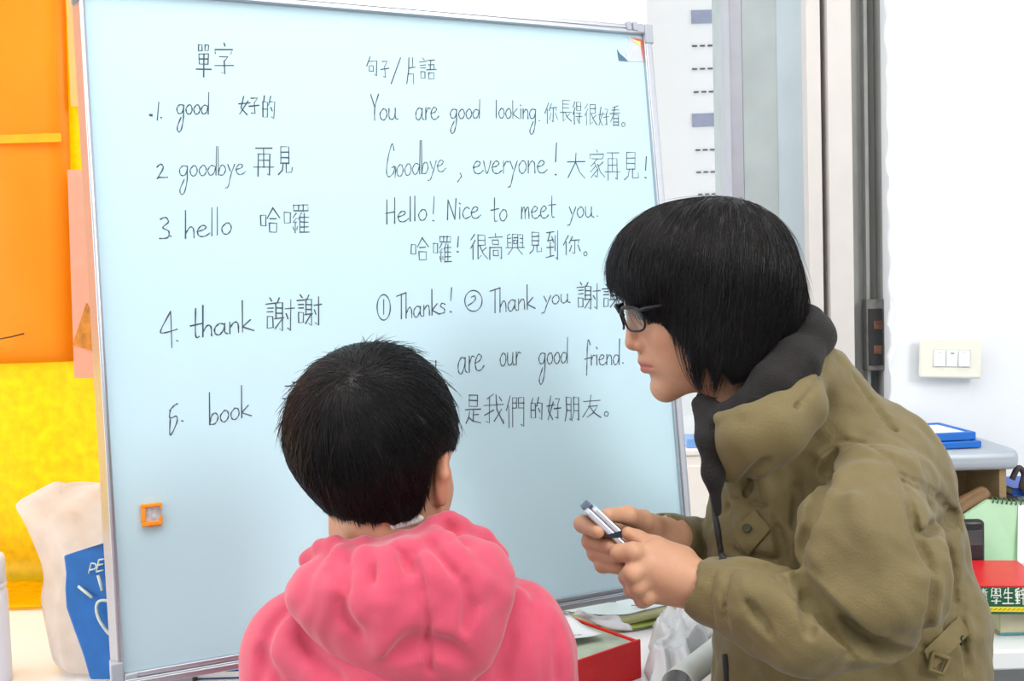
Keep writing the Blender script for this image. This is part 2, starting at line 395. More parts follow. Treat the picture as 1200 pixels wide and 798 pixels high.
for x in (BW-.047, BW-.036): k.box((x, -.009, BH-.011), (x+.008, .004, BH+.003))
k.build('hanging_clip', CAPM, board, bevel=.001)
# feet that carry the board on the table
for u_ in (.05, .39):
    k = MB(); f0 = 0.0
    zt = (TZ-BO[2])/bv[2]+.0062
    k.box((u_, -.006, zt+.0015), (u_+.045, .018, -.001)); k.box((u_-.012, -.020, zt+.001), (u_+.057, .05, zt+.012))
    k.build('foot', CAPM, board, bevel=.002)
# ------------------------------------------------------------------ handwriting
CJ = {
'單':"15,5 15,22 38,22 38,5 15,5;58,5 58,22 82,22 82,5 58,5;20,32 20,62 80,62 80,32 20,32;20,47 80,47;0,78 100,78;50,32 50,100",
'字':"50,0 54,8;8,30 5,18 95,18 85,32;28,40 70,40 50,55;52,55 55,92 40,88;5,66 98,66",
'句':"30,0 5,40;22,20 90,18 88,85 70,80;25,40 25,65 60,65 60,40 25,40",
'子':"15,10 75,8 48,35;48,35 55,92 35,85;0,50 100,46",
'片':"30,0 30,45 10,100;65,0 65,35;30,38 95,35;30,62 72,60 75,100",
'語':"20,0 28,8;0,18 45,15;8,32 38,30;8,45 38,43;10,60 10,88 36,86 36,60 10,60;50,12 92,10;70,10 65,50;52,30 88,28 86,50;45,52 100,50;56,65 56,92 88,92 88,65 56,65",
'好':"25,0 12,60 42,95;45,25 5,95;0,40 55,36;62,12 92,10 76,35;76,35 80,92 64,86;52,52 100,48",
'的':"22,0 14,20;8,22 8,85 42,85 42,22 8,22;8,52 42,52;66,0 52,35;60,22 95,22 90,92 75,84;66,45 78,60",
'再':"10,5 90,5;22,25 22,100;22,25 80,25 80,98 70,92;50,5 50,70;22,47 80,47;0,70 100,70",
'見':"22,0 22,60;22,0 75,0 75,60;22,20 75,20;22,40 75,40;22,60 75,60;38,60 30,85 5,100;60,60 60,92 98,92 98,75",
'哈':"4,30 4,70 30,70 30,30 4,30;65,0 38,40;65,0 100,38;50,42 82,42;48,60 48,95 86,95 86,60 48,60",
'囉':"2,30 2,65 25,65 25,30 2,30;38,5 38,25 95,25 95,5 38,5;58,5 58,25;76,5 76,25;48,32 36,48 50,48 36,64 50,62;44,64 44,98;36,78 40,88;54,78 52,88;70,30 58,52;64,45 64,98;64,45 98,45;80,34 80,95;64,62 96,62;64,78 96,78;64,95 100,95",
'謝':"14,0 22,8;0,18 30,16;6,30 26,29;6,42 26,41;6,56 6,90 26,88 26,56 6,56;48,0 42,12;36,14 36,62;36,14 60,14 60,98 50,92;36,30 60,30;36,46 60,46;32,62 64,60;58,62 34,92;70,32 100,30;88,5 88,98 78,90;72,48 79,62",
'你':"28,0 2,50;18,32 18,100;52,5 36,40;46,24 96,22 88,36;68,26 68,95 56,88;50,50 38,82;84,48 100,80",
'長':"25,0 25,55;25,0 85,0;25,18 78,18;25,36 78,36;0,55 100,55;28,55 28,98 48,88;85,64 60,76;45,56 60,78 100,98",
'得':"26,0 4,24;28,24 2,56;16,44 16,100;44,2 44,38 90,38 90,2 44,2;44,20 90,20;40,50 94,50;34,66 100,66;76,50 76,98 64,92;50,74 58,86",
'很':"26,0 4,24;28,24 2,56;16,44 16,100;44,4 44,98 62,86;44,4 86,4 86,44 44,44;44,24 86,24;92,54 68,68;56,46 70,72 100,98",
'看':"80,2 20,12;14,24 90,22;0,40 100,38;48,8 34,50 2,82;34,46 34,100;34,46 84,46 84,100;34,64 84,64;34,80 84,80;34,96 84,96",
'大':"0,36 100,34;50,0 48,36 5,100;50,38 70,75 100,100",
'家':"50,0 54,8;8,30 6,16 95,16 88,30;20,32 82,32;52,32 15,58;36,46 58,70 52,98 40,92;46,56 10,80;54,70 12,98;90,44 62,58;56,52 72,78 100,96",
'高':"50,0 52,12;5,16 96,14;30,26 30,42 70,42 70,26 30,26;10,54 10,100;10,54 90,54 90,98 80,94;34,66 34,86 68,86 68,66 34,66",
'興':"20,5 8,10 10,65;10,25 26,24;10,44 26,43;36,5 36,62;36,5 66,4 66,62;42,20 60,20;42,32 42,48 60,48 60,32 42,32;76,8 92,6 92,64;78,24 92,24;78,44 92,44;0,68 100,66;34,72 10,98;64,72 92,98",
'到':"4,6 62,4;34,6 12,34;12,34 56,30;46,20 60,38;8,56 58,54;34,38 34,86;0,90 64,82;74,16 74,66;92,0 92,98 78,90",
'是':"25,0 25,38 78,38 78,0 25,0;25,18 78,18;2,50 98,48;52,50 52,86;52,68 84,66;30,58 24,78 5,98;24,76 50,90 100,96",
'我':"48,0 15,14;0,36 98,32;28,10 28,92 14,86;2,66 50,50;60,2 66,50 100,94 100,80;90,48 52,86;78,8 88,20",
'們':"22,0 2,46;14,32 14,100;34,6 34,98;34,6 56,5 56,38 34,38;34,22 56,22;66,5 94,4 94,96 82,90;66,5 66,38 94,38;66,22 94,22",
'朋':"10,5 10,60 0,98;10,5 42,5 42,96 32,90;10,32 42,32;10,56 42,56;60,5 60,60 50,98;60,5 94,5 94,96 84,90;60,32 94,32;60,56 94,56",
'友':"5,28 95,24;46,0 36,50 0,98;32,50 82,46 60,78 25,100;40,56 65,82 100,100",
'書':"28,8 75,6 75,30;8,18 95,16;28,30 75,30;18,40 85,38;2,50 100,48;50,0 50,50;28,58 28,98 76,98 76,58 28,58;28,78 76,78",
'學':"22,0 10,8;10,8 10,40;10,20 22,20;40,4 58,18;58,4 40,18;40,22 58,36;58,22 40,36;78,4 90,4 90,40;78,20 90,20;4,56 4,46 96,46 94,56;30,60 70,60 52,72;52,72 52,98 40,94;10,80 92,80",
'生':"28,8 10,40;20,30 88,30;50,0 50,95;18,60 84,60;2,95 98,95",
'辭':"36,2 8,10;6,20 44,20;12,30 12,60 40,60 40,30;24,20 24,90;6,42 44,42;8,75 44,75;10,95 42,92;74,0 76,8;54,14 98,14;64,20 68,34;88,20 82,34;52,40 100,40;56,62 96,62;76,40 76,100",
'新':"26,0 28,8;4,14 48,12;14,20 18,32;40,20 34,32;2,40 50,38;6,58 46,56;26,40 26,98;24,62 4,84;28,62 46,80;88,2 60,14;60,14 58,70 48,98;60,44 100,42;82,44 82,100"}
LA = {   # strokes, advance
'a':("0.75,0.85 0.4,1 0.08,0.65 0.1,0.15 0.4,0 0.7,0.5 0.75,0.95;0.75,0.95 0.75,0.2 0.95,0", 1), 'b':("0.05,1.9 0.08,0;0.08,0.1 0.25,0.8 0.55,0.95 0.75,0.5 0.5,0 0.1,0.05", .85),
'c':("0.7,0.85 0.4,1 0.08,0.5 0.3,0.02 0.8,0.2", .8), 'd':("0.7,0.85 0.35,0.95 0.05,0.5 0.25,0 0.6,0.2 0.78,0.8;0.85,1.9 0.8,0", .95),
'e':("0.05,0.5 0.5,0.6 0.7,0.85 0.4,1 0.1,0.6 0.2,0.1 0.6,0 0.95,0.25", .95), 'f':("0.7,1.6 0.5,1.9 0.35,1.5 0.3,0 0.25,-0.8;0,0.6 0.7,0.75", .7),
'g':("0.75,0.95 0.35,1 0.05,0.6 0.2,0.1 0.6,0.15 0.8,0.85;0.8,0.95 0.75,-0.3 0.5,-1 0.2,-1.1 0.1,-0.8 0.5,-0.2", .95),
'h':("0.1,1.9 0.1,0;0.1,0.4 0.4,0.95 0.65,0.8 0.7,0", .85), 'i':("0.2,1 0.2,0;0.15,1.45 0.25,1.35", .4), 'k':("0.1,1.9 0.12,0;0.65,1 0.12,0.45;0.12,0.45 0.9,0", .9),
'l':("0.15,1.9 0.15,0", .38), 'm':("0.1,1 0.1,0;0.1,.5 .3,.95 .45,.8 .48,0;.48,.5 .7,.95 .85,.8 .9,0", 1.1), 'n':("0.1,1 0.1,0;0.1,.5 .4,.95 .65,.8 .7,0", .85),
'o':("0.4,1 0.1,0.6 0.2,0.1 0.5,0 0.75,0.4 0.65,0.9 0.4,1", .85), 'r':("0.15,1 0.15,0;0.15,0.5 0.4,0.95 0.65,0.9", .65), 's':("0.6,0.85 0.3,1 0.1,0.75 0.5,0.45 0.5,0.1 0.05,0.05", .65),
't':("0.35,1.8 0.35,0.2 0.6,0.05;0,1.05 0.75,1.1", .75), 'u':("0.1,1 0.12,0.2 0.4,0 0.65,0.3 0.7,1;0.7,1 0.72,0.15 0.95,0", .95), 'v':("0.05,1 0.35,0 0.7,1", .75),
'y':("0.1,1 0.35,0.35;0.75,1 0.4,0 0.15,-0.7 -0.1,-0.8", .8), 'Y':("0,1.9 0.4,1.1;0.75,1.9 0.4,1.1 0.38,0", .8),
'G':("0.8,1.6 0.6,1.9 0.2,1.4 0,0.6 0.2,0.05 0.7,0.3 0.85,0.8;0.55,0.8 0.95,0.85 0.9,-0.1", 1), 'H':("0.1,1.8 0.1,-0.1;0.75,1.9 0.75,-0.1;0,0.9 0.75,1", .95),
'N':("0.1,1.8 0.05,0;0.1,1.8 0.75,0;0.75,0 0.85,1.9", 1), 'T':("0,1.75 1,1.9;0.5,1.85 0.5,0", .9)}
DG = {'1':"50,0 30,100", '2':"0,20 50,0 85,25 5,98 30,88 100,92", '3':"10,10 60,0 90,22 30,48 90,65 80,95 0,100", '4':"60,0 0,52 20,60 100,50;60,0 66,100", '5':"100,0 60,6 5,22;12,22 12,45 90,40 95,60 15,100 15,50"}
def strokes(s): return [[tuple(float(c) for c in p.split(',')) for p in st.split()] for st in s.split(';')]
class Ink:
    def __init__(s): s.segs = []; s.V = []; s.F = []; s.txt = None
    def seg(s, kind, t):
        if kind == 'c' and s.txt and s.txt[0] == 'c': s.txt[1] += t; return
        s.flush(); s.txt = [kind, t]
    def flush(s):
        if s.txt and s.V: s.segs.append((s.txt[1], s.V, s.F)); s.V = []; s.F = []
    def line(s, px, w=1.7, smooth=False):
        w *= .84      # px: polyline in photo pixels, taken to the board's plane
        q = [onboard(*p) for p in px]
        s.line2(q, w*.00125, smooth)
    def line2(s, q, w, smooth=False, y=.0026):
        if smooth and len(q) > 2: q = crom(q, 5)
        q = [np.asarray(a, float) for a in q]; o = len(s.V); n = len(q)
        for i, p in enumerate(q):
            t = q[min(i+1, n-1)]-q[max(i-1, 0)]; t = t/(np.linalg.norm(t)+1e-9); nn = np.array([-t[1], t[0]])
            e = (-t*w*.4 if i == 0 else t*w*.4 if i == n-1 else 0); ww = w*(.42+.12*math.sin(i*1.3+o))
            for sg in (1, -1): v = p+e+nn*ww*sg; s.V.append((v[0], y, v[1]))
            v = p+e; s.V.append((v[0], y-.0003, v[1]))
        for i in range(n-1):
            a = o+i*3; b = a+3; s.F += [[a+2, a, b, b+2], [a+1, a+2, b+2, b+1]]
    def cjk(s, ch, x0, x1, y0, y1, w=1.7, last=False):
        s.seg('d' if ch in DG else 'c', ch)
        for st in strokes(CJ.get(ch) or DG[ch]):
            s.line([(x0+(x1-x0)*a/100+random.uniform(-.35, .35), y0+(y1-y0)*b/100+random.uniform(-.35, .35)) for a, b in st], w, ch in DG)
    def word(s, t, x0, y0, x1, y1, xh, asc=1.9, desc=1.0, w=1.6):
        s.seg('w', t); A = sum(LA[c][1] for c in t); x = 0
        for c in t:
            st_, ad = LA[c]
            for st in strokes(st_):
                pp = []
                for a, b in st:
                    if b > 1: b = 1+(b-1)/.9*(asc-1)
                    if b < 0: b = b*desc
                    f = (x+a)/A; pp.append((x0+(x1-x0)*f, y0+(y1-y0)*f-b*xh))
                s.line(pp, w, True)
            x += ad
    def dot(s, x, y, r=1.1): s.line([(x-r*.5, y), (x+r*.5, y+.3)], r*2)
    def ring(s, x, y, rx, ry, w=1.6): s.line([(x+rx*math.cos(a), y+ry*math.sin(a)) for a in np.linspace(-1.6, 4.9, 22)], w)
    def bang(s, x, y0, y1, yd): s.line([(x+1, y0), (x, y1)]); s.dot(x, yd)
    def done(s, label):
        s.flush()
        for t, V, F in s.segs: o = mesh_obj('handwriting', V, F, INK, surf); o['label'] = 'black handwriting '+t
INK = mat('marker_ink', lin(60, 72, 86), .6, var=.25, scale=60)
i = Ink(); i.cjk('單', 230, 248, 50, 89); i.cjk('字', 251, 274.5, 50, 89); i.done('black handwriting 單字')
i = Ink(); i.txt = ['d', '1'];i.dot(177, 134, 1.6); i.cjk('1', 182, 190, 119, 140, 1.3); i.dot(189, 137, .9); i.word('good', 207, 133, 246, 133, 11, 2.3, 1.7); i.cjk('好', 280, 304, 112, 134.5); i.cjk('的', 307, 323, 112, 141); i.done('black handwriting 1. good 好的')
i = Ink(); i.cjk('2', 184, 193, 192, 209); i.dot(196, 207, .9); i.word('goodbye', 210, 206, 288, 203.5, 12, 2.8, 1.6, 1.3); i.cjk('再', 298, 321, 171, 206); i.cjk('見', 326, 343, 171, 204); i.done('black handwriting 2. goodbye 再見')
i = Ink(); i.cjk('3', 187, 199, 254, 279); i.dot(200, 276, 1); i.word('hello', 216, 279, 273, 273, 13, 2.5); i.cjk('哈', 305, 328, 243, 273); i.cjk('囉', 333, 363, 238, 273, 1.5); i.done('black handwriting 3. hello 哈囉')
i = Ink(); i.cjk('4', 189, 208, 364.5, 407); i.dot(208, 399, 1); i.word('thank', 223.5, 396, 298, 387, 13, 2.8, w=1.9); i.cjk('謝', 311.7, 345, 349, 388); i.cjk('謝', 348.6, 377, 345.5, 382); i.done('black handwriting 4. thank 謝謝')
i = Ink(); i.cjk('5', 198.6, 208, 473, 510); i.dot(214, 493, 1.1); i.word('book', 245, 498, 295, 487, 13, 2.9); i.cjk('書', 331, 375, 444, 490); i.done('black handwriting 5. book 書')
i = Ink(); i.cjk('句', 430, 443.5, 66, 92, 1.4); i.cjk('子', 447, 456.5, 69, 92, 1.4); i.line([(470, 67), (459, 97.5)], 1.4); i.cjk('片', 476.5, 488, 67, 97.5, 1.4); i.cjk('語', 492, 511.6, 67, 94, 1.5); i.done('black handwriting 句子/片語')
i = Ink(); i.word('You', 435, 140.5, 467, 139, 13, 2.35); i.word('are', 487.5, 140, 515, 139, 14); i.word('good', 528, 138.5, 564, 138, 11, 2, 1.4); i.word('looking', 581, 137.5, 630, 139, 11.5, 1.8, 1.4); i.dot(633, 140.5, .8)
for ch, b in zip('你長得很好看', ((639.5,654,120,144),(657,670.5,117,142),(672,682.7,119,145),(686,700.6,121,146),(702,714.5,125,148),(716,727.5,122.6,147))): i.cjk(ch, *b, 1.35)
i.ring(731.5, 145.4, 2, 2.4, 1.2); i.done('black handwriting You are good looking 你長得很好看')
i = Ink(); i.word('Goodbye', 453.6, 207.5, 523, 200, 13.5, 2.9, .8, 1.3); i.line([(540, 202.6), (541.5, 206), (537, 212.5)], 1.5, True); i.word('everyone', 554.6, 203, 642, 202, 14.5, 1.9, 1.4); i.bang(652, 167, 189, 204)
for ch, b in zip('大家再見', ((665.5,686.7,179,208),(691,709.5,175,208),(710,727.5,177,211),(731.5,749.5,178,210.6))): i.cjk(ch, *b, 1.5)
i.bang(757.5, 183, 199, 207.6); i.done('black handwriting Goodbye, everyone! 大家再見!')
i = Ink(); i.word('Hello', 452.6, 261, 502, 257, 12.5, 2.3); i.bang(508.5, 230, 250, 258); i.word('Nice', 524.5, 257, 564, 255, 13.5, 1.8); i.word('to', 576, 260, 596, 257.5, 13, 2.3); i.word('meet', 611, 256, 652, 254.5, 14, 1.9); i.word('you', 667, 254, 697, 254, 12); i.dot(701, 252.6, .8); i.done('black handwriting Hello! Nice to meet you')
i = Ink()
for ch, b in zip('哈囉很高興見到你', ((481.8,503,278,305.5),(508,530,275,307.5),(552,572,274,303.6),(572.7,590.4,273,303.6),(594,615,273,298),(621,635.7,271.7,296.5),(640.6,655.5,270,305),(661,681,276,298))): i.cjk(ch, *b, 1.5)
i.bang(537, 277, 289, 294.5); i.ring(687, 297, 2, 2.3, 1.3); i.done('black handwriting 哈囉! 很高興見到你')
i = Ink(); i.txt = ['d', '1']; i.ring(450.3, 359.9, 7.8, 15); i.line([(450.3, 351), (450.3, 368)]); i.word('Thanks', 465.4, 374, 523, 367, 12.5, 2.4); i.bang(529, 337, 352, 365); i.seg('d', '2'); i.ring(555.6, 352.3, 10.2, 12.3); i.line([(553, 348), (557.5, 346.5), (557, 352), (549, 358)], 1.7, True)
i.word('Thank', 575, 367, 628, 361, 13, 2.2); i.word('you', 637, 357, 669, 354, 10, desc=1.2); i.cjk('謝', 677, 704, 330.5, 363); i.cjk('謝', 707, 734, 333, 362); i.done('black handwriting 1 Thanks! 2 Thank you 謝謝')
i = Ink(); i.word('You', 470, 443, 516, 440, 18); i.word('are', 537, 438.5, 568, 433, 19); i.word('our', 586, 429, 611, 427, 15); i.word('good', 632, 427, 667, 425, 13, 2.3, 1.6); i.word('friend', 686, 428, 728, 427, 12, 2.5, 1.2); i.dot(731, 425, .8); i.done('black handwriting are our good friend')
i = Ink()
for ch, b in zip('你是我們的好朋友', ((514,537,466,497),(546,564,463,497),(568,591,462,499),(594,616,464,501),(622,637,466,494),(642,658,464,493),(663,680,464,494),(684,705,463,489))): i.cjk(ch, *b, 1.6)
i.ring(711.6, 485, 2.3, 2.6, 1.4); i.done('black handwriting 是我們的好朋友')
# magnet and torn sticker
def bpoly(px): return [tuple(onboard(*p)) for p in px]
def tb(x, y, h): return (x, .003-h, y)
mg = empty('magnet', mtx=MBd); tag(mg, 'small orange square photo-frame magnet low on the left of the whiteboard', 'magnet')
ORANGE = mat('magnet_orange', lin(255, 150, 20), .4, var=.04)
(u0, v0), (u1, v1) = onboard(166, 617), onboard(189, 588.5)
k = MB(); t = .0055
k.box((u0, .003-.008, v0), (u1, .0025, v0+t)); k.box((u0, .003-.008, v1-t*.8), (u1, .0025, v1)); k.box((u0, .003-.008, v0+t), (u0+t, .0025, v1-t*.8)); k.box((u1-t*.55, .003-.008, v0+t), (u1, .0025, v0+(v1-v0)*.42)); k.box((u1-t*.55, .003-.008, v0+(v1-v0)*.72), (u1, .0025, v1-t*.8))
k.box((u0+.008, .003-.007, v0-.002), (u0+.013, .0025, v0)); k.box((u0+.018, .003-.007, v0-.002), (u0+.023, .0025, v0))
k.build('magnet_frame', ORANGE, mg, bevel=.0015)
k = MB().box((u0+t, -.001, v0+t), (u1-t*.55, .0025, v1-t*.8)).build('picture', mat('magnet_picture', lin(196, 196, 204), .4, var=.25, scale=190), mg)
st = empty('sticker', mtx=MBd); tag(st, 'torn sticker with red and yellow corner at the top right of the whiteboard', 'sticker')
MB().prism(bpoly([(735,42),(738,47),(737,55),(733,60),(736,66),(731,71),(755,72),(753.5,45),(741,43)])[::-1], tb, .0008).build('paper', mat('sticker_grey', lin(200, 206, 212), .5, var=.06, scale=80), st)
MB().prism(bpoly([(724,57),(727,62),(733,67),(737,71.5),(726,70.5)])[::-1], tb, .0009).build('blue_scrap', mat('sticker_blue', lin(70, 108, 140), .5, var=.2, scale=150), st)
MB().prism(bpoly([(740,43),(753.5,46),(754,72),(752.5,60),(751,49)])[::-1], tb, .0012).build('red_edge', mat('sticker_red', lin(226, 92, 74), .5), st)
MB().prism(bpoly([(741,46),(751,48),(751.5,54),(746,50)])[::-1], tb, .0014).build('yellow_corner', mat('sticker_yellow', lin(236, 226, 130), .5), st)
# ------------------------------------------------------------------ people: shared builders
SKINC = np.array(lin(190, 144, 116)); LIPC = np.array(lin(168, 84, 80)); REDC = np.array(lin(188, 118, 94))
SKIN = mat('skin', (1,1,1), .5, var=.05, scale=60, bump=.12, bscale=700, sub=.05, tint=True, spec=.35)
HAIRM = mat('black_hair', (.010, .009, .010), .37, var=.3, scale=40, spec=.24)
EYEM = mat('eye_white', lin(225, 220, 215), .25); IRISM = mat('iris_dark', lin(30, 22, 18), .2)
def head(g, o, F, U, Lx, s, k=.010, nose=1.0):
    """adds a head to the grid: o = point between the eyes' level and mid head, axes forward, up, lateral"""
    o = np.asarray(o, float); r = .17*s
    sl, x, y, z = g.sl(o-r*1.25, o+r*1.25)
    x, y, z = x-o[0], y-o[1], z-o[2]
    f = ((x*F[0]+y*F[1]+z*F[2])/s).astype(np.float32); u = ((x*U[0]+y*U[1]+z*U[2])/s).astype(np.float32); l = ((x*Lx[0]+y*Lx[1]+z*Lx[2])/s).astype(np.float32)
    la = np.abs(l); mm = .001
    E = lambda c, q, lat=None: elld(f-c[0]*mm, u-c[1]*mm, (la if lat is None else l)-c[2]*mm, [v*mm for v in q])
    RC = lambda a, b, ra, rb: rcd(f, u, la, np.array(a)*mm, np.array(b)*mm, ra*mm, rb*mm)
    d = E((-6, 36, 0), (93, 78, 73))
    d = smin(d, E((24, -38, 0), (60, 78, 58)), .03)                  # face block
    d = smin(d, RC((78, 12, 0), (66, 12, 42), 13, 11), .018)          # brow
    d = smin(d, E((54, -30, 40), (26, 24, 22)), .02)                  # cheekbone
    d = smin(d, E((64, -66, 0), (25, 26, 27)), .022)                  # mouth mound
    d = smin(d, RC((65, -105, 0), (10, -82, 50), 15, 15), .022)       # jaw
    d = smin(d, E((67, -105, 0), (14, 14, 20)), .016)                 # chin
    d = smin(d, RC((10, -82, 50), (-8, -30, 60), 14, 12), .02)
    d = smin(d, E((44, -62, 36), (26, 30, 20)), .02)                  # cheek
    d = smax(d, -E((92, -3, 31), (15, 11, 18)), .014)                 # eye socket
    d = smin(d, E((66, -4, 31), (14, 13, 14)), .006)                  # eyeball and lids
    d = smin(d, RC((84, 4, 0), (100*nose, -37, 0), 7, 8.5), .010)     # nose
    d = smin(d, E((97*nose, -40, 0), (10, 8, 9)), .006)
    d = smin(d, E((88*nose, -43, 12), (10, 8, 7)), .006)
    d = smax(d, -E((92*nose, -51, 7), (5, 4, 3.2)), .003)
    d = smin(d, RC((87, -65, 0), (76, -68, 20), 6.2, 3.5), .006)      # upper lip
    d = smin(d, RC((86, -76, 0), (76, -73, 19), 6.6, 3.5), .006)      # lower lip
    d = smax(d, -RC((95, -70, 0), (78, -71, 24), 2.0, 1.6), .003)     # mouth line
    d = smax(d, -E((90, -88, 0), (10, 5, 16)), .010)
    # ear
    e = smin(E((-12, -14, 73), (18, 31, 6.5)), RC((-22, 10, 78), (-28, -14, 81), 5, 5), .006)
    e = smin(e, RC((-28, -14, 81), (-12, -42, 74), 5, 6), .006)
    e = smax(e, -E((-9, -8, 82), (9, 15, 6)), .006)
    e = smin(e, E((0, -14, 72), (7, 8, 7)), .006)
    d = smin(d, e, .006)
    g.put(sl, d*s, k)
def to_local(p, o, F, U, Lx, s):
    q = (np.asarray(p)-o)/s*1000; return q@F, q@U, q@Lx
def face_tint(V, o, F, U, Lx, s):
    f, u, l = to_local(V, o, F, U, Lx, s); t = np.tile(SKINC, (len(V), 1)); l = np.abs(l)
    lip = np.exp(-(((u+71)/8.5)**4))*np.exp(-((l/22)**4))*(f > 70)
    t = t*(1-lip[:,None]*.8)+LIPC*lip[:,None]*.8
    bl = np.exp(-(((u+40)/26)**2+((l-38)/24)**2))*(f > 20)*.35+np.exp(-(((u+42)/14)**2+((l-8)/12)**2))*(f > 70)*.4+(l > 66)*(f < 20)*(u < 20)*.5
    bl = np.clip(bl, 0, 1)[:,None]; return t*(1-bl)+REDC*bl
def set_tint(o, t):
    a = o.data.color_attributes.new('tint', 'FLOAT_COLOR', 'POINT'); a.data.foreach_set('color', np.c_[t, np.ones(len(t))].astype(np.float32).ravel())
def axes(th, ps, ph):     # adult: facing left, bowed by th, turned to the camera by ps, rolled by ph
    F = np.array([-math.cos(th), -math.sin(th), 0]); U = np.array([-math.sin(th), math.cos(th), 0]); c, s = math.cos(ps), math.sin(ps)
    rot = lambda v: np.array([c*v[0]-s*0*v[2], v[1], s*v[0]])
    F, U = rot(F), rot(U); Lx = np.array([s, 0, -c]); c, s = math.cos(ph), math.sin(ph)
    return F, U*c+Lx*s, Lx*c-U*s
def strands(g, roots, axis, poly, n, L, seed, rad=.00045, lift=.003, flow=None, m=.006, taper=1.0, curl=.12, pxd=14, wild=.05):
    """hair: ribbons that start on the hair's surface and follow it away from the crown"""
    r = np.random.default_rng(seed); p = roots[r.integers(0, len(roots), n)].copy(); K = 15
    p = p+r.normal(size=p.shape)*.001
    step = (L*r.uniform(.5, 1.0, n)/K)[:,None]; off = r.uniform(-.0008, lift, n)
    ck = np.sin(p@np.array([230, 40, 210]))*.5+np.sin(p@np.array([90, 60, -140])+1)*.5; lim = (r.uniform(-3, pxd, n))*r.uniform(.2, 1, n)*np.clip(.55+.7*ck, .05, 1.4); lock = np.sin(p@np.array([190, 130, 170]))*.5
    pth = [p]; alive = np.ones(n, bool); stop = np.full(n, K); rn = r.normal(size=(n, 3))*curl
    wv = r.random(n) < wild
    for i in range(K):
        nn = g.grad(p); d = -axis[None] if flow is None else flow(p)
        d = d+rn+.25*lock[:,None]*np.cross(nn, -axis[None]); d = d-nn*(d*nn).sum(-1, keepdims=True); d /= np.linalg.norm(d, axis=1, keepdims=True)+1e-9
        q = p+d*step; e = g.val(q); far = e > .02
        o_ = off*(i/K)**.7+np.where(wv, .004*(i/K)**2, 0)
        q = np.where(far[:,None], q, q-g.grad(q)*(e-o_)[:,None])
        px = CX+FPX*q[:,0]/q[:,2]; py = CY-FPX*q[:,1]/q[:,2]; out = polysd(px, py, poly) > lim
        stop = np.where(alive & out, i, stop); alive &= ~out
        q = np.where(alive[:,None], q, p); p = q; pth.append(p)
    pth = np.stack(pth, 1); ok = stop > 3; pth = pth[ok]; stop = stop[ok]; n = len(pth)
    # resample each strand to its own length
    t = np.linspace(0, 1, 11); s_ = t[None]*stop[:,None]; i0 = np.clip(s_.astype(int), 0, K-1); fr = (s_-i0)[...,None]
    idx = np.arange(n)[:,None]; c = pth[idx, i0]*(1-fr)+pth[idx, i0+1]*fr; K1 = c.shape[1]
    T = np.gradient(c, axis=1); T /= np.linalg.norm(T, axis=2, keepdims=True)+1e-9
    A = np.cross(T, np.array([.3, .2, 1.0])); A /= np.linalg.norm(A, axis=2, keepdims=True)+1e-9; B = np.cross(T, A)
    w = (rad*r.uniform(.7, 1.4, n))[:,None]*np.clip(1.05-t[None]**3*taper, .08, 1)*np.clip(.35+t[None]*4, 0, 1)
    V = np.stack([c+w[...,None]*(math.cos(a)*A+math.sin(a)*B) for a in (0, 2.094, 4.189)], 2).reshape(-1, 3)
    b = (np.arange(n)[:,None]*K1+np.arange(K1-1)[None])[...,None]*3; F = []
    for j in range(3): F.append(np.concatenate([b+j, b+(j+1) % 3, b+3+(j+1) % 3, b+3+j], -1).reshape(-1, 4))
    return V, np.concatenate(F)
def join(parts):
    o = 0; Vs = []; Fs = []
    for V, F in parts: Vs.append(V); Fs.append(F+o); o += len(V)
    return np.concatenate(Vs), np.concatenate(Fs)
def fold(g, px, r, k, mode='s', off=0.0, fade=True):
    """a crease ('s') or ridge ('u') laid along the cloth's surface"""
    q = crom([np.array(p, float) for p in px], 4); pts = [g.hit(p[0], p[1], off) for p in q]; pts = [np.asarray(p) for p in pts]; n = len(pts)
    zs = [p[2] for p in pts]; zs = [np.median(zs[max(0, i-2):i+3]) for i in range(n)]; pts = [p*(z/p[2]) for p, z in zip(pts, zs)]
    rad = [r*(math.sin(math.pi*(i+.6)/(n+.2))**.6 if fade else 1) for i in range(n)]
    g.chain(pts, rad, k, mode, .004)
def strip_on(g, px, r, off, name, m, parent, flat=None):
    q = crom([np.array(p, float) for p in px], 5); k = MB(); k.tube([toW(g.hit(p[0], p[1], off)) for p in q], r, 8)
    return k.build(name, m, parent, True)
def wc(w):                   # world -> camera space
    return R @ (np.asarray(w, float)-CAMPOS)
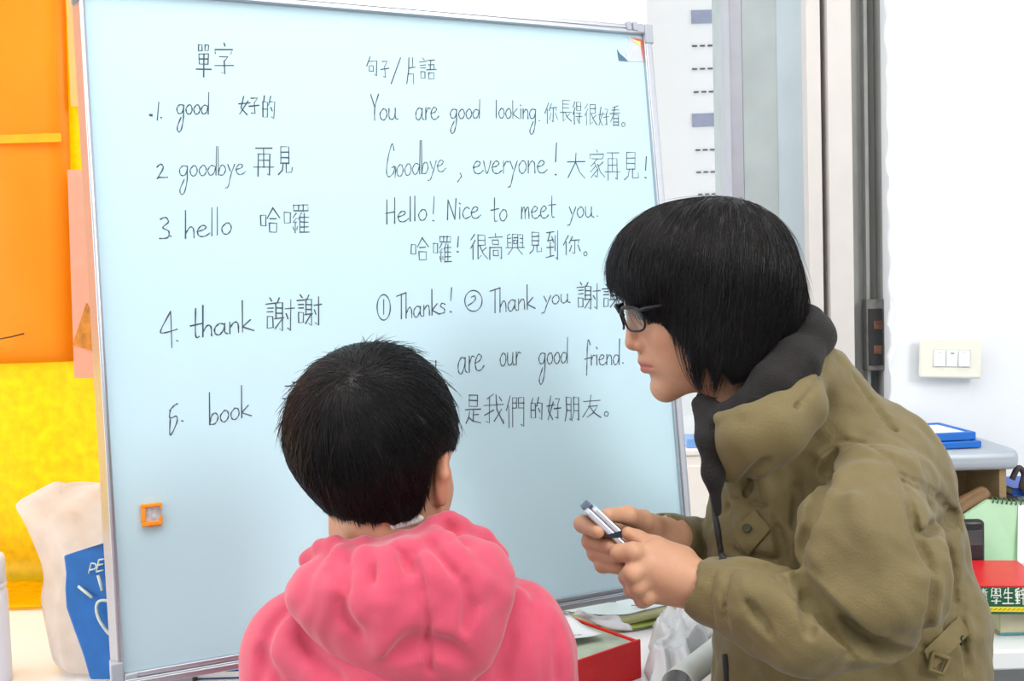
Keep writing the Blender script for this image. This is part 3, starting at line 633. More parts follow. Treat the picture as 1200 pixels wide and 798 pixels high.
def lower_body(root, hips, knees, ankles, toes, waist, rw, TR, SH, sc=1.0):
    lo = wc(np.min([*hips, *knees, *ankles, waist[0], waist[1]], 0)-.01); P_ = [wc(p) for p in (*hips, *knees, *ankles, *waist)]
    lo = np.min(P_, 0)-.17; hi = np.max(P_, 0)+.17; g = Grid(lo, hi, .007)
    g.rc(wc(waist[0]), wc(waist[1]), rw, rw*.95, .02)
    for h, k, a in zip(hips, knees, ankles):
        g.chain([wc(h), wc(k), wc(a)], [.088*sc, .066*sc, .058*sc], .03)
    g.noise(.004, .07, 5)
    V, F = g.mesh(1); sdf_obj('trousers', V, F, TR, root)
    for a, t in zip(ankles, toes):
        a = np.array(a); t = np.array(t); q = [wc((a[0], a[1], .05)), wc((a[0], a[1], .02)), wc((t[0], t[1], .02))]
        g = Grid(np.min(q, 0)-.08, np.max(q, 0)+.08, .005); d = (t-a); d /= np.linalg.norm(d)
        g.rc(wc((a[0], a[1], .055)), wc((a[0], a[1], .03)), .042*sc, .042*sc, .02); g.rc(wc((a[0]-.02*d[0], a[1]-.02*d[1], .03)), wc((t[0], t[1], .028)), .036*sc, .03*sc, .02)
        up = R @ np.array([0, 0, 1.0]); sl = (slice(None),)*3
        zz = (g.ax[0][:,None,None]*up[0]+g.ax[1][None,:,None]*up[1]+g.ax[2][None,None,:]*up[2])+CAMPOS[2]
        g.a = np.maximum(g.a, (.002-zz).astype(np.float32)); V, F = g.mesh(0); sdf_obj('shoe', V, F, SH, root)
# ------------------------------------------------------------------ the adult
HD = 1.22
AF, AU, AL = axes(math.radians(14), math.radians(6), math.radians(4))
AS = .94; AO = C(817, 346, HD)
def al(f, u, l): return AO+AS*.001*(f*AF+u*AU+l*AL)
BODY_H = .0018
g = Grid(C(655, 880, 1.22)*np.array([1,1,0])+np.array([0,0,1.0]), C(1110, 215, 1.28)*np.array([1,1,0])+np.array([0,0,1.46]), BODY_H)
head(g, AO, AF, AU, AL, AS, nose=.955)
g.rc(al(-18, -60, 0), C(905, 500, 1.25), .047, .056, .025)                                   # neck
g.rc(C(915, 525, 1.25), C(990, 640, 1.25), .052, .068, .04); g.rc(C(990, 640, 1.25), C(1010, 840, 1.25), .075, .075, .04)
g.rc(C(1012, 585, 1.175), C(935, 555, 1.36), .032, .034, .03)                                   # shoulders
g.chain([C(1022, 595, 1.14), C(1020, 700, 1.068), C(905, 714, 1.078), C(836, 690, 1.095)], [.030, .033, .030, .023], .02, kin=.02)   # near arm
g.chain([C(925, 560, 1.38), C(905, 670, 1.41), C(850, 650, 1.35), C(786, 630, 1.245)], [.038, .034, .028, .022], .02, kin=.02)     # far arm
# near (left) hand: back of the hand towards the camera
wr = C(836, 690, 1.095)
mcp = [C(765, 648, 1.108), C(759, 662, 1.100), C(760, 676, 1.102), C(764, 690, 1.110)]
for q, r in zip(mcp, (.0125, .0122, .0115, .0108)): g.rc(C(822, 686, 1.10), q, .019, r, .012)
g.rc(C(800, 660, 1.115), C(775, 648, 1.115), .017, .014, .012); g.rc(C(815, 695, 1.105), C(772, 694, 1.112), .016, .012, .012)
for pts, rad in (([mcp[0], C(741, 647, 1.097), C(726, 648, 1.104), C(726, 645, 1.122)], [.0120, .0100, .0090, .008]),
                 ([mcp[1], C(741, 672, 1.092), C(735, 676, 1.110), C(747, 668, 1.126)], [.0120, .0100, .0088, .0078]),
                 ([mcp[2], C(747, 687, 1.096), C(741, 691, 1.112), C(752, 684, 1.126)], [.0113, .0096, .0086, .0076]),
                 ([mcp[3], C(758, 699, 1.102), C(753, 703, 1.114), C(760, 696, 1.128)], [.0105, .0092, .0082, .0072])):
    g.chain(pts, rad, .004, kin=.006)
g.chain([C(800, 655, 1.125), C(768, 641, 1.132), C(747, 632, 1.128), C(736, 625, 1.124)], [.0150, .0115, .0095, .0075], .006, kin=.006)   # thumb
# far (right) hand behind and under the phone
wr2 = C(786, 630, 1.245)
m2 = [C(730, 622, 1.185), C(733, 637, 1.188), C(737, 650, 1.186), C(742, 662, 1.180)]
for q, r in zip(m2, (.0125, .012, .0115, .0105)): g.rc(wr2, q, .021, r, .012)
for pts, rad in (([m2[0], C(698, 613, 1.182), C(683, 614, 1.158), C(700, 623, 1.128)], [.0120, .0098, .0092, .0080]),
                 ([m2[1], C(703, 631, 1.184), C(692, 634, 1.160), C(716, 641, 1.132)], [.0118, .0100, .0094, .0082]),
                 ([m2[2], C(710, 646, 1.180), C(698, 648, 1.158), C(722, 654, 1.132)], [.0114, .0098, .0090, .0078]),
                 ([m2[3], C(722, 660, 1.172), C(706, 662, 1.152), C(727, 666, 1.132)], [.0104, .0090, .0082, .0072])):
    g.chain(pts, rad, .003, kin=.006)
g.chain([C(776, 622, 1.225), C(752, 610, 1.185), C(736, 604, 1.155), C(713, 603, 1.137)], [.0170, .0120, .0100, .0080], .008, kin=.006)
V, F = g.mesh(1)
adult = sdf_obj('person', V, F, SKIN)
set_tint(adult, face_tint(V, AO, AF, AU, AL, AS)); del g
tag(adult, 'adult with black bob and glasses in olive jacket, leaning over and holding a phone', 'person')
for l in (1, -1):
    k = MB(); c = toW(al(72.5, -4, 31*l)); prof = [(.0128*AS*math.sin(a), -.0128*AS*math.cos(a)) for a in np.linspace(.02, 3.12, 14)]
    k.lathe(prof, (0,0,0), 20); e = k.build('eye', EYEM, adult, True); fw = Vector((AF @ R)); e.data.transform(Matrix.Translation(Vector(c)) @ fw.to_track_quat('Z', 'Y').to_matrix().to_4x4())
    k = MB(); k.lathe([(.0001, .0124*AS), (.003, .0123*AS), (.0058, .0116*AS), (.0058, .0108*AS)], (0,0,0), 18); i_ = k.build('iris', IRISM, e, True); i_.data.transform(Matrix.Translation(Vector(c)) @ fw.to_track_quat('Z', 'Y').to_matrix().to_4x4())
# hair
HPOLY = [(690,200),(960,200),(975,330),(958,372),(935,400),(915,425),(905,440),(884,452),(872,447),(858,452),(846,436),(838,458),(832,440),(826,420),(820,457),(813,440),(804,412),(790,396),(772,383),(760,378),(748,366),(736,356),(724,346),(713,338),(690,325)]
g = Grid(C(695, 480, 1.22)*np.array([1,1,0])+np.array([0,0,1.04]), C(970, 205, 1.22)*np.array([1,1,0])+np.array([0,0,1.40]), .0025)
pxm = HD/FPX
g.ell(C(818, 320, HD), (98*pxm, 86*pxm, .092), .03)
g.ell(C(862, 329, HD), (68*pxm, 84*pxm, .090), .04)
g.ell(C(776, 322, HD), (56*pxm, 62*pxm, .076), .03)
g.rc(C(880, 370, HD), C(878, 435, HD+.01), .062, .045, .03)
g.ell(C(842, 385, 1.165), (50*pxm, 78*pxm, .038), .03); g.ell(C(842, 385, 1.285), (50*pxm, 78*pxm, .032), .03)
fullg = g.a.copy()
m = np.abs(g.a) < .05; I = np.nonzero(m); zz = g.ax[2][I[2]]; px = CX+FPX*g.ax[0][I[0]]/zz; py = CY-FPX*g.ax[1][I[1]]/zz
sd = polysd(px, py, HPOLY)*zz/FPX
cut = g.a.copy(); cut[I] = smax(g.a[I], sd, .010); g.a = cut; g.noise(.0006, .02, 3, st=(2.5, .5, 1))
V, F = g.mesh(1); hp = [(V, F)]
g.a = fullg
ax_ = al(-40, 118, 0)-al(0, 20, 0); ax_ /= np.linalg.norm(ax_)
pxv = CX+FPX*V[:,0]/V[:,2]; pyv = CY-FPX*V[:,1]/V[:,2]; rt = V[(polysd(pxv, pyv, HPOLY) < -3)]
hp.append(strands(g, rt, ax_, HPOLY, 11000, .12, 11, .00040, curl=.07))
hp.append(strands(g, rt, ax_, HPOLY, 520, .13, 12, .00032, .007, wild=.7, pxd=22))
V, F = join(hp); sdf_obj('hair', V, F, HAIRM, adult)
# glasses
FRM = mat('glasses_black', (.010, .010, .014), .38, spec=.3); LENS = GL.copy(); LENS.name = 'glasses_lens'
gl = MB(); glo = None
def rim(l):
    pts = []
    for a in np.linspace(0, 2*math.pi, 29)[:-1]:
        cx_, cy_ = math.cos(a), math.sin(a); e = .62
        x = 25*math.copysign(abs(cx_)**e, cx_); y = 15.5*math.copysign(abs(cy_)**e, cy_)
        pts.append((100-3.2*((abs(l+x/1.0*(1 if l > 0 else 1))-8)/50)**2*4-(y < 0)*.0+y*.10, -6+y, l+x))
    return pts
for l in (32, -32):
    pts = rim(l); gl.tube([toW(al(*p)) for p in pts+pts[:1]], [(.0013 if p[1] < 2 else .0022) for p in pts+pts[:1]], 8, caps=False)
gl.tube([toW(al(*p)) for p in crom([(99, -1, -8), (102, 2, 0), (99, -1, 8)], 4)], .0014, 8)
glasses = gl.build('glasses', FRM, adult, True); glasses['label'] = 'black framed glasses'
for l in (1, -1):
    k = MB(); pts = crom([(89, 5, 58*l), (80, 6, 67*l), (40, 4, 74*l), (-5, 2, 77*l), (-22, -8, 76*l)], 4)
    V_ = [toW(al(*p)) for p in pts]; k.tube(V_, [.0026]*4+[.0020]*(len(V_)-4), 8); k.build('temple', FRM, glasses, True)
    pts = rim(32*l); k = MB(); c = np.mean(pts, 0); V_ = [toW(al(*(np.array(p)+(0, 0, 0)))) for p in pts]+[toW(al(c[0]+.8, c[1], c[2]))]
    n_ = len(pts); V2 = [v-np.array(AF@R)*.001 for v in V_]
    k.add(V_+V2, [[i, (i+1) % n_, n_] for i in range(n_)]+[[n_+1+(i+1) % n_, n_+1+i, 2*n_+1] for i in range(n_)]); k.build('lens', LENS, glasses, True)
# jacket
OLIVE = mat('olive_cloth', lin(108, 95, 57), .72, var=.07, scale=9, bump=.35, bscale=420, sheen=.15)
OLIVE2 = mat('olive_cloth_trim', lin(114, 101, 62), .72, var=.07, scale=30, bump=.3, bscale=420)
DARKC = mat('dark_corduroy', lin(22, 18, 18), .9, var=.25, scale=160, bump=.8, bscale=500, sheen=.05)
ZIPM = mat('zip_black', lin(26, 24, 25), .5, var=.3, scale=400, bump=.6, bscale=700)
BTN = mat('button_dark', lin(58, 58, 40), .35, .4)
g = Grid(C(750, 900, 1.2)*np.array([1,1,0])+np.array([0,0,.94]), C(1210, 360, 1.2)*np.array([1,1,0])+np.array([0,0,1.52]), .0025)
D = HD+.01; q = lambda r: r*D/FPX
g.rc(C(958, 455, D), C(1018, 560, D), q(43), q(88), .02)
g.rc(C(1018, 560, D), C(1042, 640, D), q(88), q(81), .02); g.rc(C(1042, 640, D), C(1049, 730, D), q(81), q(98), .02); g.rc(C(1049, 730, D), C(1042, 880, D), q(98), q(122), .02)
g.rc(C(905, 520, D+.02), C(922, 640, D+.02), q(69), q(90), .03); g.rc(C(925, 640, D+.01), C(945, 860, D+.01), q(92), q(108), .03)
g.rc(C(880, 500, D), C(950, 460, D), q(46), q(52), .03)
g.rc(C(1032, 572, 1.14), C(925, 545, 1.37), .052, .055, .04)
# sleeves: shared crease comes from the small blend radius
g.chain([C(1026, 572, 1.115), C(1013, 636, 1.064), C(1036, 688, 1.040)], [.050, .064, .060], .003, kin=.03)
g.chain([C(1022, 712, 1.045), C(940, 730, 1.050), C(880, 706, 1.072), C(848, 697, 1.090)], [.056, .050, .043, .037], .003, kin=.02)
g.rc(C(856, 698, 1.086), C(840, 695, 1.094), .040, .0385, .004)
g.chain([C(920, 560, 1.375), C(905, 668, 1.40), C(860, 650, 1.36), C(790, 634, 1.262)], [.06, .052, .043, .034], .012, kin=.03)
g.rc(C(800, 636, 1.276), C(779, 632, 1.248), .034, .033, .004)
g.noise(.0022, .09, 21); g.noise(.0011, .032, 22)
# openings: neck, cuffs
g.rc(C(800, 430, D), C(885, 470, D), .03, .040, .012, 's')
g.rc(C(853, 697, 1.089), C(815, 688, 1.104), .031, .030, .004, 's'); g.rc(C(792, 633, 1.262), C(765, 626, 1.235), .027, .026, .004, 's')
# collar edge (ridge), armpit, elbow and back folds
g.chain([C(958,440,1.175), C(936,468,1.135), C(905,493,1.118), C(868,508,1.118), C(850,514,1.135)], [q(11), q(16), q(19), q(18), q(15)], .03, kin=.02)
g.chain([C(856,548,1.150), C(885,534,1.136), C(915,512,1.130), C(945,482,1.140)], [q(17), q(20), q(20), q(18)], .035, kin=.02)
g.chain([C(972,412,1.20), C(948,446,1.142), C(912,471,1.115), C(872,485,1.110), C(843,490,1.128)], [q(7), q(8), q(8), q(8), q(7)], .008, kin=.01)
for c_ in ([(979,528),(966,560),(952,592),(944,618),(937,645),(932,668)], [(933,668),(946,690),(975,722),(1003,744),(1040,762),(1072,768)]): fold(g, c_, .015, .004, off=.006)
for c_, r_ in (([(945,690),(945,715),(950,745)], .007), ([(952,702),(968,730),(1000,770)], .006), ([(985,722),(1010,742),(1050,752)], .005), ([(932,666),(905,664),(880,660),(858,658)], .006),
    ([(901,664),(925,690),(935,715)], .004), ([(1067,585),(1077,629),(1095,672)], .006), ([(1083,626),(1110,612),(1130,604)], .008), ([(1098,672),(1094,710),(1083,758)], .006),
    ([(862,680),(885,715),(905,745)], .004),
    ([(845,600),(868,585),(885,560)], .005), ([(868,568),(884,552),(898,538)], .005), ([(905,600),(915,640),(920,665)], .006), ([(850,640),(880,652),(910,655)], .005),
    ([(1000,440),(1030,480),(1050,510)], .004), ([(920,540),(935,580),(930,620)], .005), ([(1112,640),(1120,700),(1108,745)], .006), ([(1095,580),(1115,600),(1128,625)], .004), ([(1135,690),(1128,740),(1140,790)], .005)): fold(g, c_, r_*1.2, .005, off=.001)
for c_, r_ in (([(1000,585),(1020,625),(1030,670)], .006), ([(955,650),(985,690),(1030,730)], .006), ([(870,690),(905,700),(930,730)], .005), ([(960,712),(985,745),(1010,762)], .004), ([(855,560),(872,610),(875,640)], .004), ([(890,560),(905,600),(905,640)], .004), ([(1090,600),(1105,660),(1105,720)], .005)): fold(g, c_, r_, .018, 'u', .004)
# seams
for c_ in ([(962,530),(983,517),(1010,518),(1030,528),(1050,543),(1066,584),(1075,625)], [(1055,555),(1090,572),(1121,597)], [(1052,561),(1088,578),(1120,603)], [(845,582),(872,588),(900,592)], [(838,664),(832,700),(836,735)], [(857,662),(850,698),(852,742)], [(973,420),(955,452),(930,480)], [(1118,690),(1125,730),(1132,790)]): fold(g, c_, .0022, .003, fade=False)
V, F = g.mesh(1); jacket = sdf_obj('jacket', V, F, OLIVE, adult); jacket['label'] = 'olive cloth jacket'
strip_on(g, [(828,530),(833,560),(838,598),(843,630),(847,655)], .0042, -.0005, 'zipper', ZIPM, jacket)
strip_on(g, [(850,768),(852,800),(853,840)], .0042, -.0005, 'zipper', ZIPM, jacket)
def patch(name, px, thick, m, n=10, lift=.0015):
    """a cloth tab lying on the jacket: corners in order, gridded and laid on the surface"""
    a, b, c, d = [np.array(p, float) for p in px]; top = []; 
    for i in range(n+1):
        for j in range(n+1):
            u, v = i/n, j/n; p = (a*(1-u)+b*u)*(1-v)+(d*(1-u)+c*u)*v; h = g.hit(p[0], p[1], -lift-thick); top.append(h)
    top = np.array(top); zz = top[:,2].reshape(n+1, n+1); 
    for _ in range(4):
        z2 = np.pad(zz, 1, 'edge'); zz = (z2[:-2,1:-1]+z2[2:,1:-1]+z2[1:-1,:-2]+z2[1:-1,2:]+zz*2)/6
    top = top*(zz.ravel()/top[:,2])[:,None]; bot = top*((zz.ravel()+thick)/zz.ravel())[:,None]
    N = (n+1)**2; V = np.r_[top, bot]; F = []
    for i in range(n):
        for j in range(n):
            p = i*(n+1)+j; F += [[p, p+n+1, p+n+2, p+1], [N+p, N+p+1, N+p+n+2, N+p+n+1]]
    ed = [i*(n+1) for i in range(n+1)]+[n*(n+1)+j for j in range(1, n+1)]+[i*(n+1)+n for i in range(n-1, -1, -1)]+[j for j in range(n-1, 0, -1)]
    for i in range(len(ed)): p, r_ = ed[i], ed[(i+1) % len(ed)]; F.append([p, r_, N+r_, N+p])
    o = mesh_obj(name, toW(V), F, m, jacket, True); o.data.set_sharp_from_angle(angle=.8); return o, toW(top)
def button(px, py, r, name='button', off=-.004, par=None):
    c = g.hit(px, py, off); k = MB(); k.lathe([(r, -.001), (r, .0006), (r*.85, .0014), (r*.6, .0009), (.0002, .0009)], (0,0,0), 20); o = k.build(name, BTN, par or jacket, True)
    nn = g.grad(c[None])[0]; o.data.transform(Matrix.Translation(Vector(toW(c))) @ Vector(nn @ R).to_track_quat('Z', 'Y').to_matrix().to_4x4())
pf, _ = patch('pocket_flap', [(857,623),(876,651),(903,620),(884,597)], .0035, OLIVE2); button(875, 619, .0052, off=-.0075, par=pf)
wt, _ = patch('waist_tab', [(1092,786),(1083,762),(1124,722),(1137,742)], .004, OLIVE2); button(1128, 750, .0062, off=-.008, par=wt)
bk = MB(); c = [toW(g.hit(*p, -.008)) for p in ((1094,765),(1112,772),(1105,790),(1088,784))]; bk.tube(c+c[:2], .0026, 8); bk.build('buckle', OLIVE2, jacket, True)
# dark collar round the neck and dark lining at the front
g2 = Grid(C(800, 620, 1.2)*np.array([1,1,0])+np.array([0,0,1.05]), C(990, 340, 1.2)*np.array([1,1,0])+np.array([0,0,1.42]), .0025)
cr = lambda r: r*1.2/FPX
near = [C(946,378,1.235), C(951,394,1.20), C(930,428,1.160), C(905,450,1.140), C(880,474,1.140), C(852,492,1.150), C(828,490,1.185)]
farp = [C(944,372,1.215), C(935,385,1.265), C(905,425,1.315), C(865,455,1.320), C(832,470,1.275), C(822,474,1.225)]
g2.chain(near, [cr(20), cr(23), cr(26), cr(22), cr(15), cr(14), cr(13)], .01, kin=.02); g2.chain(farp, [cr(16), cr(18), cr(18), cr(16), cr(13), cr(12)], .01, kin=.02)
g2.chain([C(826,478,1.17), C(832,515,1.140), C(836,555,1.138), C(841,600,1.145)], [cr(15), cr(12), cr(9), cr(5)], .01, kin=.02)
g2.chain([C(950,372,1.21), C(962,394,1.18), C(950,422,1.145)], [cr(10), cr(11), cr(8)], .012, kin=.02)
g2.noise(.0004, .03, 8); V, F = g2.mesh(1); c_ = sdf_obj('collar', V, F, DARKC, jacket); c_['label'] = 'dark brown collar lining'
TRS = mat('dark_trousers', lin(50, 52, 62), .8, var=.1, scale=40); SHO = mat('dark_shoes', lin(36, 34, 34), .5)
hx = on_z(1050, 800, .78)[0]
lower_body(adult, [(.46, 1.16, .74), (.46, 1.33, .74)], [(.42, 1.15, .44), (.43, 1.34, .44)], [(.47, 1.15, .08), (.48, 1.34, .08)], [(.31, 1.13, 0), (.32, 1.36, 0)], [(.45, 1.20, .76), (.45, 1.29, .76)], .085, TRS, SHO)
rebase(adult, (.45, 1.245, 0))
# phone held in both hands
ph = empty('mobile_phone'); tag(ph, 'silver mobile phone with dark stripe held in the adult hands', 'phone')
a = C(689, 594, 1.128); b = C(748, 650, 1.125); xax = (b-a)/np.linalg.norm(b-a); vd = (a+b)/2; vd /= np.linalg.norm(vd)
nrm = np.cross(xax, vd); nrm /= np.linalg.norm(nrm)         # across the edge that faces the camera
if nrm[1] < 0: nrm = -nrm                                   # keypad face looks up and right
yax = np.cross(nrm, xax); mid = (a+b)/2; L_ = np.linalg.norm(b-a)
if yax[2] < 0: yax = -yax
Xw, Yw, Nw = xax@R, yax@R, nrm@R
def phx(x, y, n): return toW(mid)+Xw*x+Yw*y+Nw*n
SILV = mat('phone_silver', lin(206, 212, 222), .28, .75, var=.04); PDARK = mat('phone_dark', lin(34, 44, 58), .22, .3); PGREY = mat('phone_end', lin(96, 108, 128), .35, .5)
def slab(x0, x1_, y0, y1_, n0, n1, rx, m, name, taper=0):
    k = MB(); pl = []; 
    for cx_, cy_, a0 in ((x1_-rx, y1_-rx, 0), (x0+rx, y1_-rx, 90), (x0+rx, y0+rx, 180), (x1_-rx, y0+rx, 270)):
        for j in range(6): t = math.radians(a0+j*18); pl.append((cx_+rx*math.cos(t), cy_+rx*math.sin(t)))
    k.prism(pl, lambda x, y, h: phx(x, y, n0+h), n1-n0); return k.build(name, m, ph, bevel=.0016, seg=3)
hl = L_/2
slab(-hl, hl, -.003, .040, -.0072, -.0002, .008, SILV, 'lower_shell'); slab(-hl+.004, hl, -.003, .040, .0002, .0066, .008, SILV, 'upper_shell')
slab(-hl+.006, hl-.004, -.0022, .039, -.0003, .0003, .006, PDARK, 'seam')
slab(-hl-.0035, -hl+.004, .004, .034, -.0058, .0050, .003, PGREY, 'end_cap')
k = MB(); q_ = [(-.002, -.0072), (.004, -.0072), (.016, .0066), (.006, .0066)]; k.prism(q_, lambda x, n_, h: phx(x, -.0036+h, n_), .0008); k.build('stripe', PDARK, ph)
k = MB(); k.box((0,0,0), (1,1,1)); k.V = [tuple(phx(-hl+.02+v[0]*.05, .006+v[1]*.028, .0066+v[2]*.0006)) for v in k.V]; k.build('screen', PDARK, ph)
rebase(ph, toW(mid))
# ------------------------------------------------------------------ the child
CD = 1.06; yaw, pit = math.radians(16), math.radians(8)
KF = np.array([math.sin(yaw)*math.cos(pit), -math.sin(pit), math.cos(yaw)*math.cos(pit)]); KU = np.array([math.sin(yaw)*math.sin(pit), math.cos(pit), math.cos(yaw)*math.sin(pit)]); KL = np.cross(KF, KU)
KS = .90; KO = C(453, 540, CD)
g = Grid(C(300, 960, 1.06)*np.array([1,1,0])+np.array([0,0,.90]), C(690, 395, 1.06)*np.array([1,1,0])+np.array([0,0,1.25]), .0022)
head(g, KO, KF, KU, KL, KS)
kx = lambda r: r*CD/FPX
g.rc(KO+KS*.001*(-16*KF-62*KU), C(462, 680, 1.06), kx(43), kx(48), .02)
g.rc(C(462, 690, 1.06), C(478, 940, 1.05), kx(55), kx(85), .05); g.rc(C(385, 765, 1.05), C(575, 755, 1.05), kx(45), kx(45), .05)
g.rc(C(362, 775, 1.04), C(355, 950, 1.04), kx(40), kx(36), .03); g.rc(C(598, 770, 1.04), C(612, 950, 1.04), kx(40), kx(36), .03)
V, F = g.mesh(1); child = sdf_obj('person', V, F, SKIN); set_tint(child, face_tint(V, KO, KF, KU, KL, KS)); del g
tag(child, 'child with short black hair in pink hoodie seen from behind', 'person')
for l in (1, -1):
    c = toW(KO+KS*.001*(72.5*KF-4*KU+31*l*KL)); k = MB(); k.lathe([(.0115*math.sin(a), -.0115*math.cos(a)) for a in np.linspace(.02, 3.12, 14)], (0,0,0), 18)
    e = k.build('eye', EYEM, child, True); fw = Vector(KF @ R); T_ = Matrix.Translation(Vector(c)) @ fw.to_track_quat('Z', 'Y').to_matrix().to_4x4(); e.data.transform(T_)
    k = MB(); k.lathe([(.0001, .0118), (.003, .0116), (.0055, .0106), (.0055, .010)], (0,0,0), 18); i_ = k.build('iris', IRISM, e, True); i_.data.transform(T_)
KPOLY = [(300,370),(570,370),(570,500),(538,522),(531,528),(519,533),(509,545),(504,560),(501,580),(496,598),(487,609),(478,614),(470,612),(462,617),(452,613),(440,619),(432,614),(422,617),(412,611),(402,613),(392,605),(380,598),(362,580),(346,556),(330,528),(300,480)]
g = Grid(C(305, 650, CD)*np.array([1,1,0])+np.array([0,0,.91]), C(565, 375, CD)*np.array([1,1,0])+np.array([0,0,1.22]), .0025)
g.ell(C(440, 497, CD), (kx(90), kx(93), .094), .03); g.ell(C(427, 503, CD-.01), (kx(85), kx(82), .088), .03)
g.rc(C(438, 528, CD-.012), C(450, 590, CD-.012), kx(82), kx(58), .03)
full = g.a.copy(); m = np.abs(g.a) < .05; I = np.nonzero(m); zz = g.ax[2][I[2]]; px = CX+FPX*g.ax[0][I[0]]/zz; py = CY-FPX*g.ax[1][I[1]]/zz
cut = g.a.copy(); cut[I] = smax(g.a[I], polysd(px, py, KPOLY)*zz/FPX, .010)
# the face side stays free of hair below the fringe
xx = np.stack([g.ax[i][I[i]] for i in range(3)], -1); lf, lu, ll = to_local(xx, KO, KF, KU, KL, KS)
face = np.maximum(np.maximum(30-lf, lu-34), np.abs(ll)-70)*.001*KS; cut[I] = smax(cut[I], -face, .012)
g.a = cut; g.noise(.0006, .02, 3); V, F = g.mesh(1); hp = [(V, F)]; g.a = full
whorl = C(414, 450, .985)-C(437, 505, CD); whorl /= np.linalg.norm(whorl)
sw = np.cross(whorl, np.array([0, 1.0, 0]))
def kflow(p):
    d = p-(C(437, 503, CD)+whorl*.085); r_ = np.linalg.norm(d, axis=1, keepdims=True); d = d/(r_+1e-6)
    return d+.35*np.cross(d, whorl[None])*np.exp(-r_/.05)+np.array([[.10, -.35, .10]])*np.clip(r_/.08, 0, 1)
pxv = CX+FPX*V[:,0]/V[:,2]; pyv = CY-FPX*V[:,1]/V[:,2]; lf, lu, ll = to_local(V, KO, KF, KU, KL, KS)
rt = V[(polysd(pxv, pyv, KPOLY) < -2) & ~((lf > 15) & (lu < 60))]
hp.append(strands(g, rt, whorl, KPOLY, 12000, .075, 31, .00038, .003, flow=kflow, curl=.10, pxd=9))
rw_ = rt[np.linalg.norm(rt-(C(437, 503, CD)+whorl*.088), axis=1) < .028]
hp.append(strands(g, rw_, whorl, KPOLY, 1500, .06, 33, .00042, .002, flow=kflow, curl=.25, pxd=9))
hp.append(strands(g, rt, whorl, KPOLY, 700, .06, 32, .00032, .010, flow=kflow, curl=.2, wild=.8, pxd=9))
V, F = join(hp); sdf_obj('hair', V, F, HAIRM, child)
PINK = mat('pink_fleece', lin(198, 68, 95), .85, var=.03, scale=70, bump=.25, bscale=900, sheen=.35)
WHITEC = mat('white_cotton', lin(232, 230, 228), .8, var=.03, scale=90)
g = Grid(C(255, 1010, 1.04)*np.array([1,1,0])+np.array([0,0,.86]), C(715, 585, 1.04)*np.array([1,1,0])+np.array([0,0,1.24]), .003)
g.rc(C(368, 764, 1.04), C(590, 752, 1.04), kx(72), kx(73), .04)
g.rc(C(455, 665, 1.06), C(475, 770, 1.045), kx(62), kx(100), .05); g.rc(C(476, 770, 1.045), C(484, 985, 1.05), kx(122), kx(132), .04)
g.rc(C(352, 775, 1.035), C(346, 960, 1.03), kx(63), kx(60), .02); g.rc(C(604, 765, 1.035), C(624, 960, 1.03), kx(66), kx(64), .02)
g.rc(C(346, 955, 1.03), C(430, 985, 1.12), kx(56), kx(48), .02); g.rc(C(624, 955, 1.03), C(540, 985, 1.12), kx(58), kx(48), .02)
g.noise(.0028, .08, 41)
g.rc(C(450, 600, 1.06), C(460, 655, 1.06), kx(52), kx(53), .008, 's')
for c_, r_ in (([(338,711),(318,735),(307,765),(303,800)], .0035), ([(612,672),(620,700),(632,760),(638,800)], .006), ([(305,762),(315,785),(325,800)], .004), ([(350,745),(370,775),(400,798)], .006), ([(648,720),(652,760),(655,800)], .004), ([(600,745),(590,775),(588,800)], .005)): fold(g, c_, r_, .012)
for c_, r_ in (([(340,745),(352,770),(375,800)], .007), ([(612,700),(622,745),(628,790)], .005), ([(645,725),(660,770),(665,798)], .004)): fold(g, c_, r_, .02, 'u', .003)
V, F = g.mesh(1); hoodie = sdf_obj('hoodie', V, F, PINK, child); hoodie['label'] = 'pink fleece hoodie'; del g
g = Grid(C(315, 835, 1.0)*np.array([1,1,0])+np.array([0,0,.88]), C(625, 590, 1.0)*np.array([1,1,0])+np.array([0,0,1.20]), .0024)
hx_ = lambda r: r*.98/FPX
g.ell(C(452, 697, .985), (hx_(114), hx_(54), .048), .03); g.ell(C(520, 686, .990), (hx_(77), hx_(56), .046), .03)
g.ell(C(482, 726, .972), (hx_(104), hx_(72), .040), .04); g.ell(C(503, 760, .968), (hx_(58), hx_(46), .030), .04)
g.rc(C(385, 692, 1.0), C(560, 675, 1.0), hx_(32), hx_(32), .03)
rim_ = [(363,656,1.03),(376,643,1.01),(393,638,1.0),(409,645,.998),(425,641,.998),(441,652,.998),(457,644,.998),(474,632,1.0),(492,628,1.002),(509,618,1.005),(524,612,1.01),(540,620,1.02),(562,634,1.035),(580,652,1.04)]
g.chain([C(*p) for p in rim_], [hx_(r) for r in (12,11,10,9,11,8,10,11,10,12,12,13,16,18)], .010, kin=.006)
g.chain([C(363,656,1.03), C(378,655,1.10), C(455,655,1.15), C(540,645,1.12), C(575,650,1.05)], [hx_(11)]*5, .01, kin=.01)
for c_, r_ in (([(384,646),(392,668),(398,690)], .005), ([(409,648),(411,672),(408,700)], .006), ([(441,655),(437,680),(436,712)], .005), ([(463,640),(476,655),(487,668)], .006), ([(500,628),(515,650),(535,675)], .006), ([(526,614),(540,640),(548,670)], .004), ([(483,640),(492,660)], .004),
    ([(448,772),(475,757),(503,756),(530,762),(548,775)], .007), ([(395,690),(405,720),(420,745)], .004), ([(545,680),(550,710),(545,740)], .004)): fold(g, c_, r_*1.35, .009)
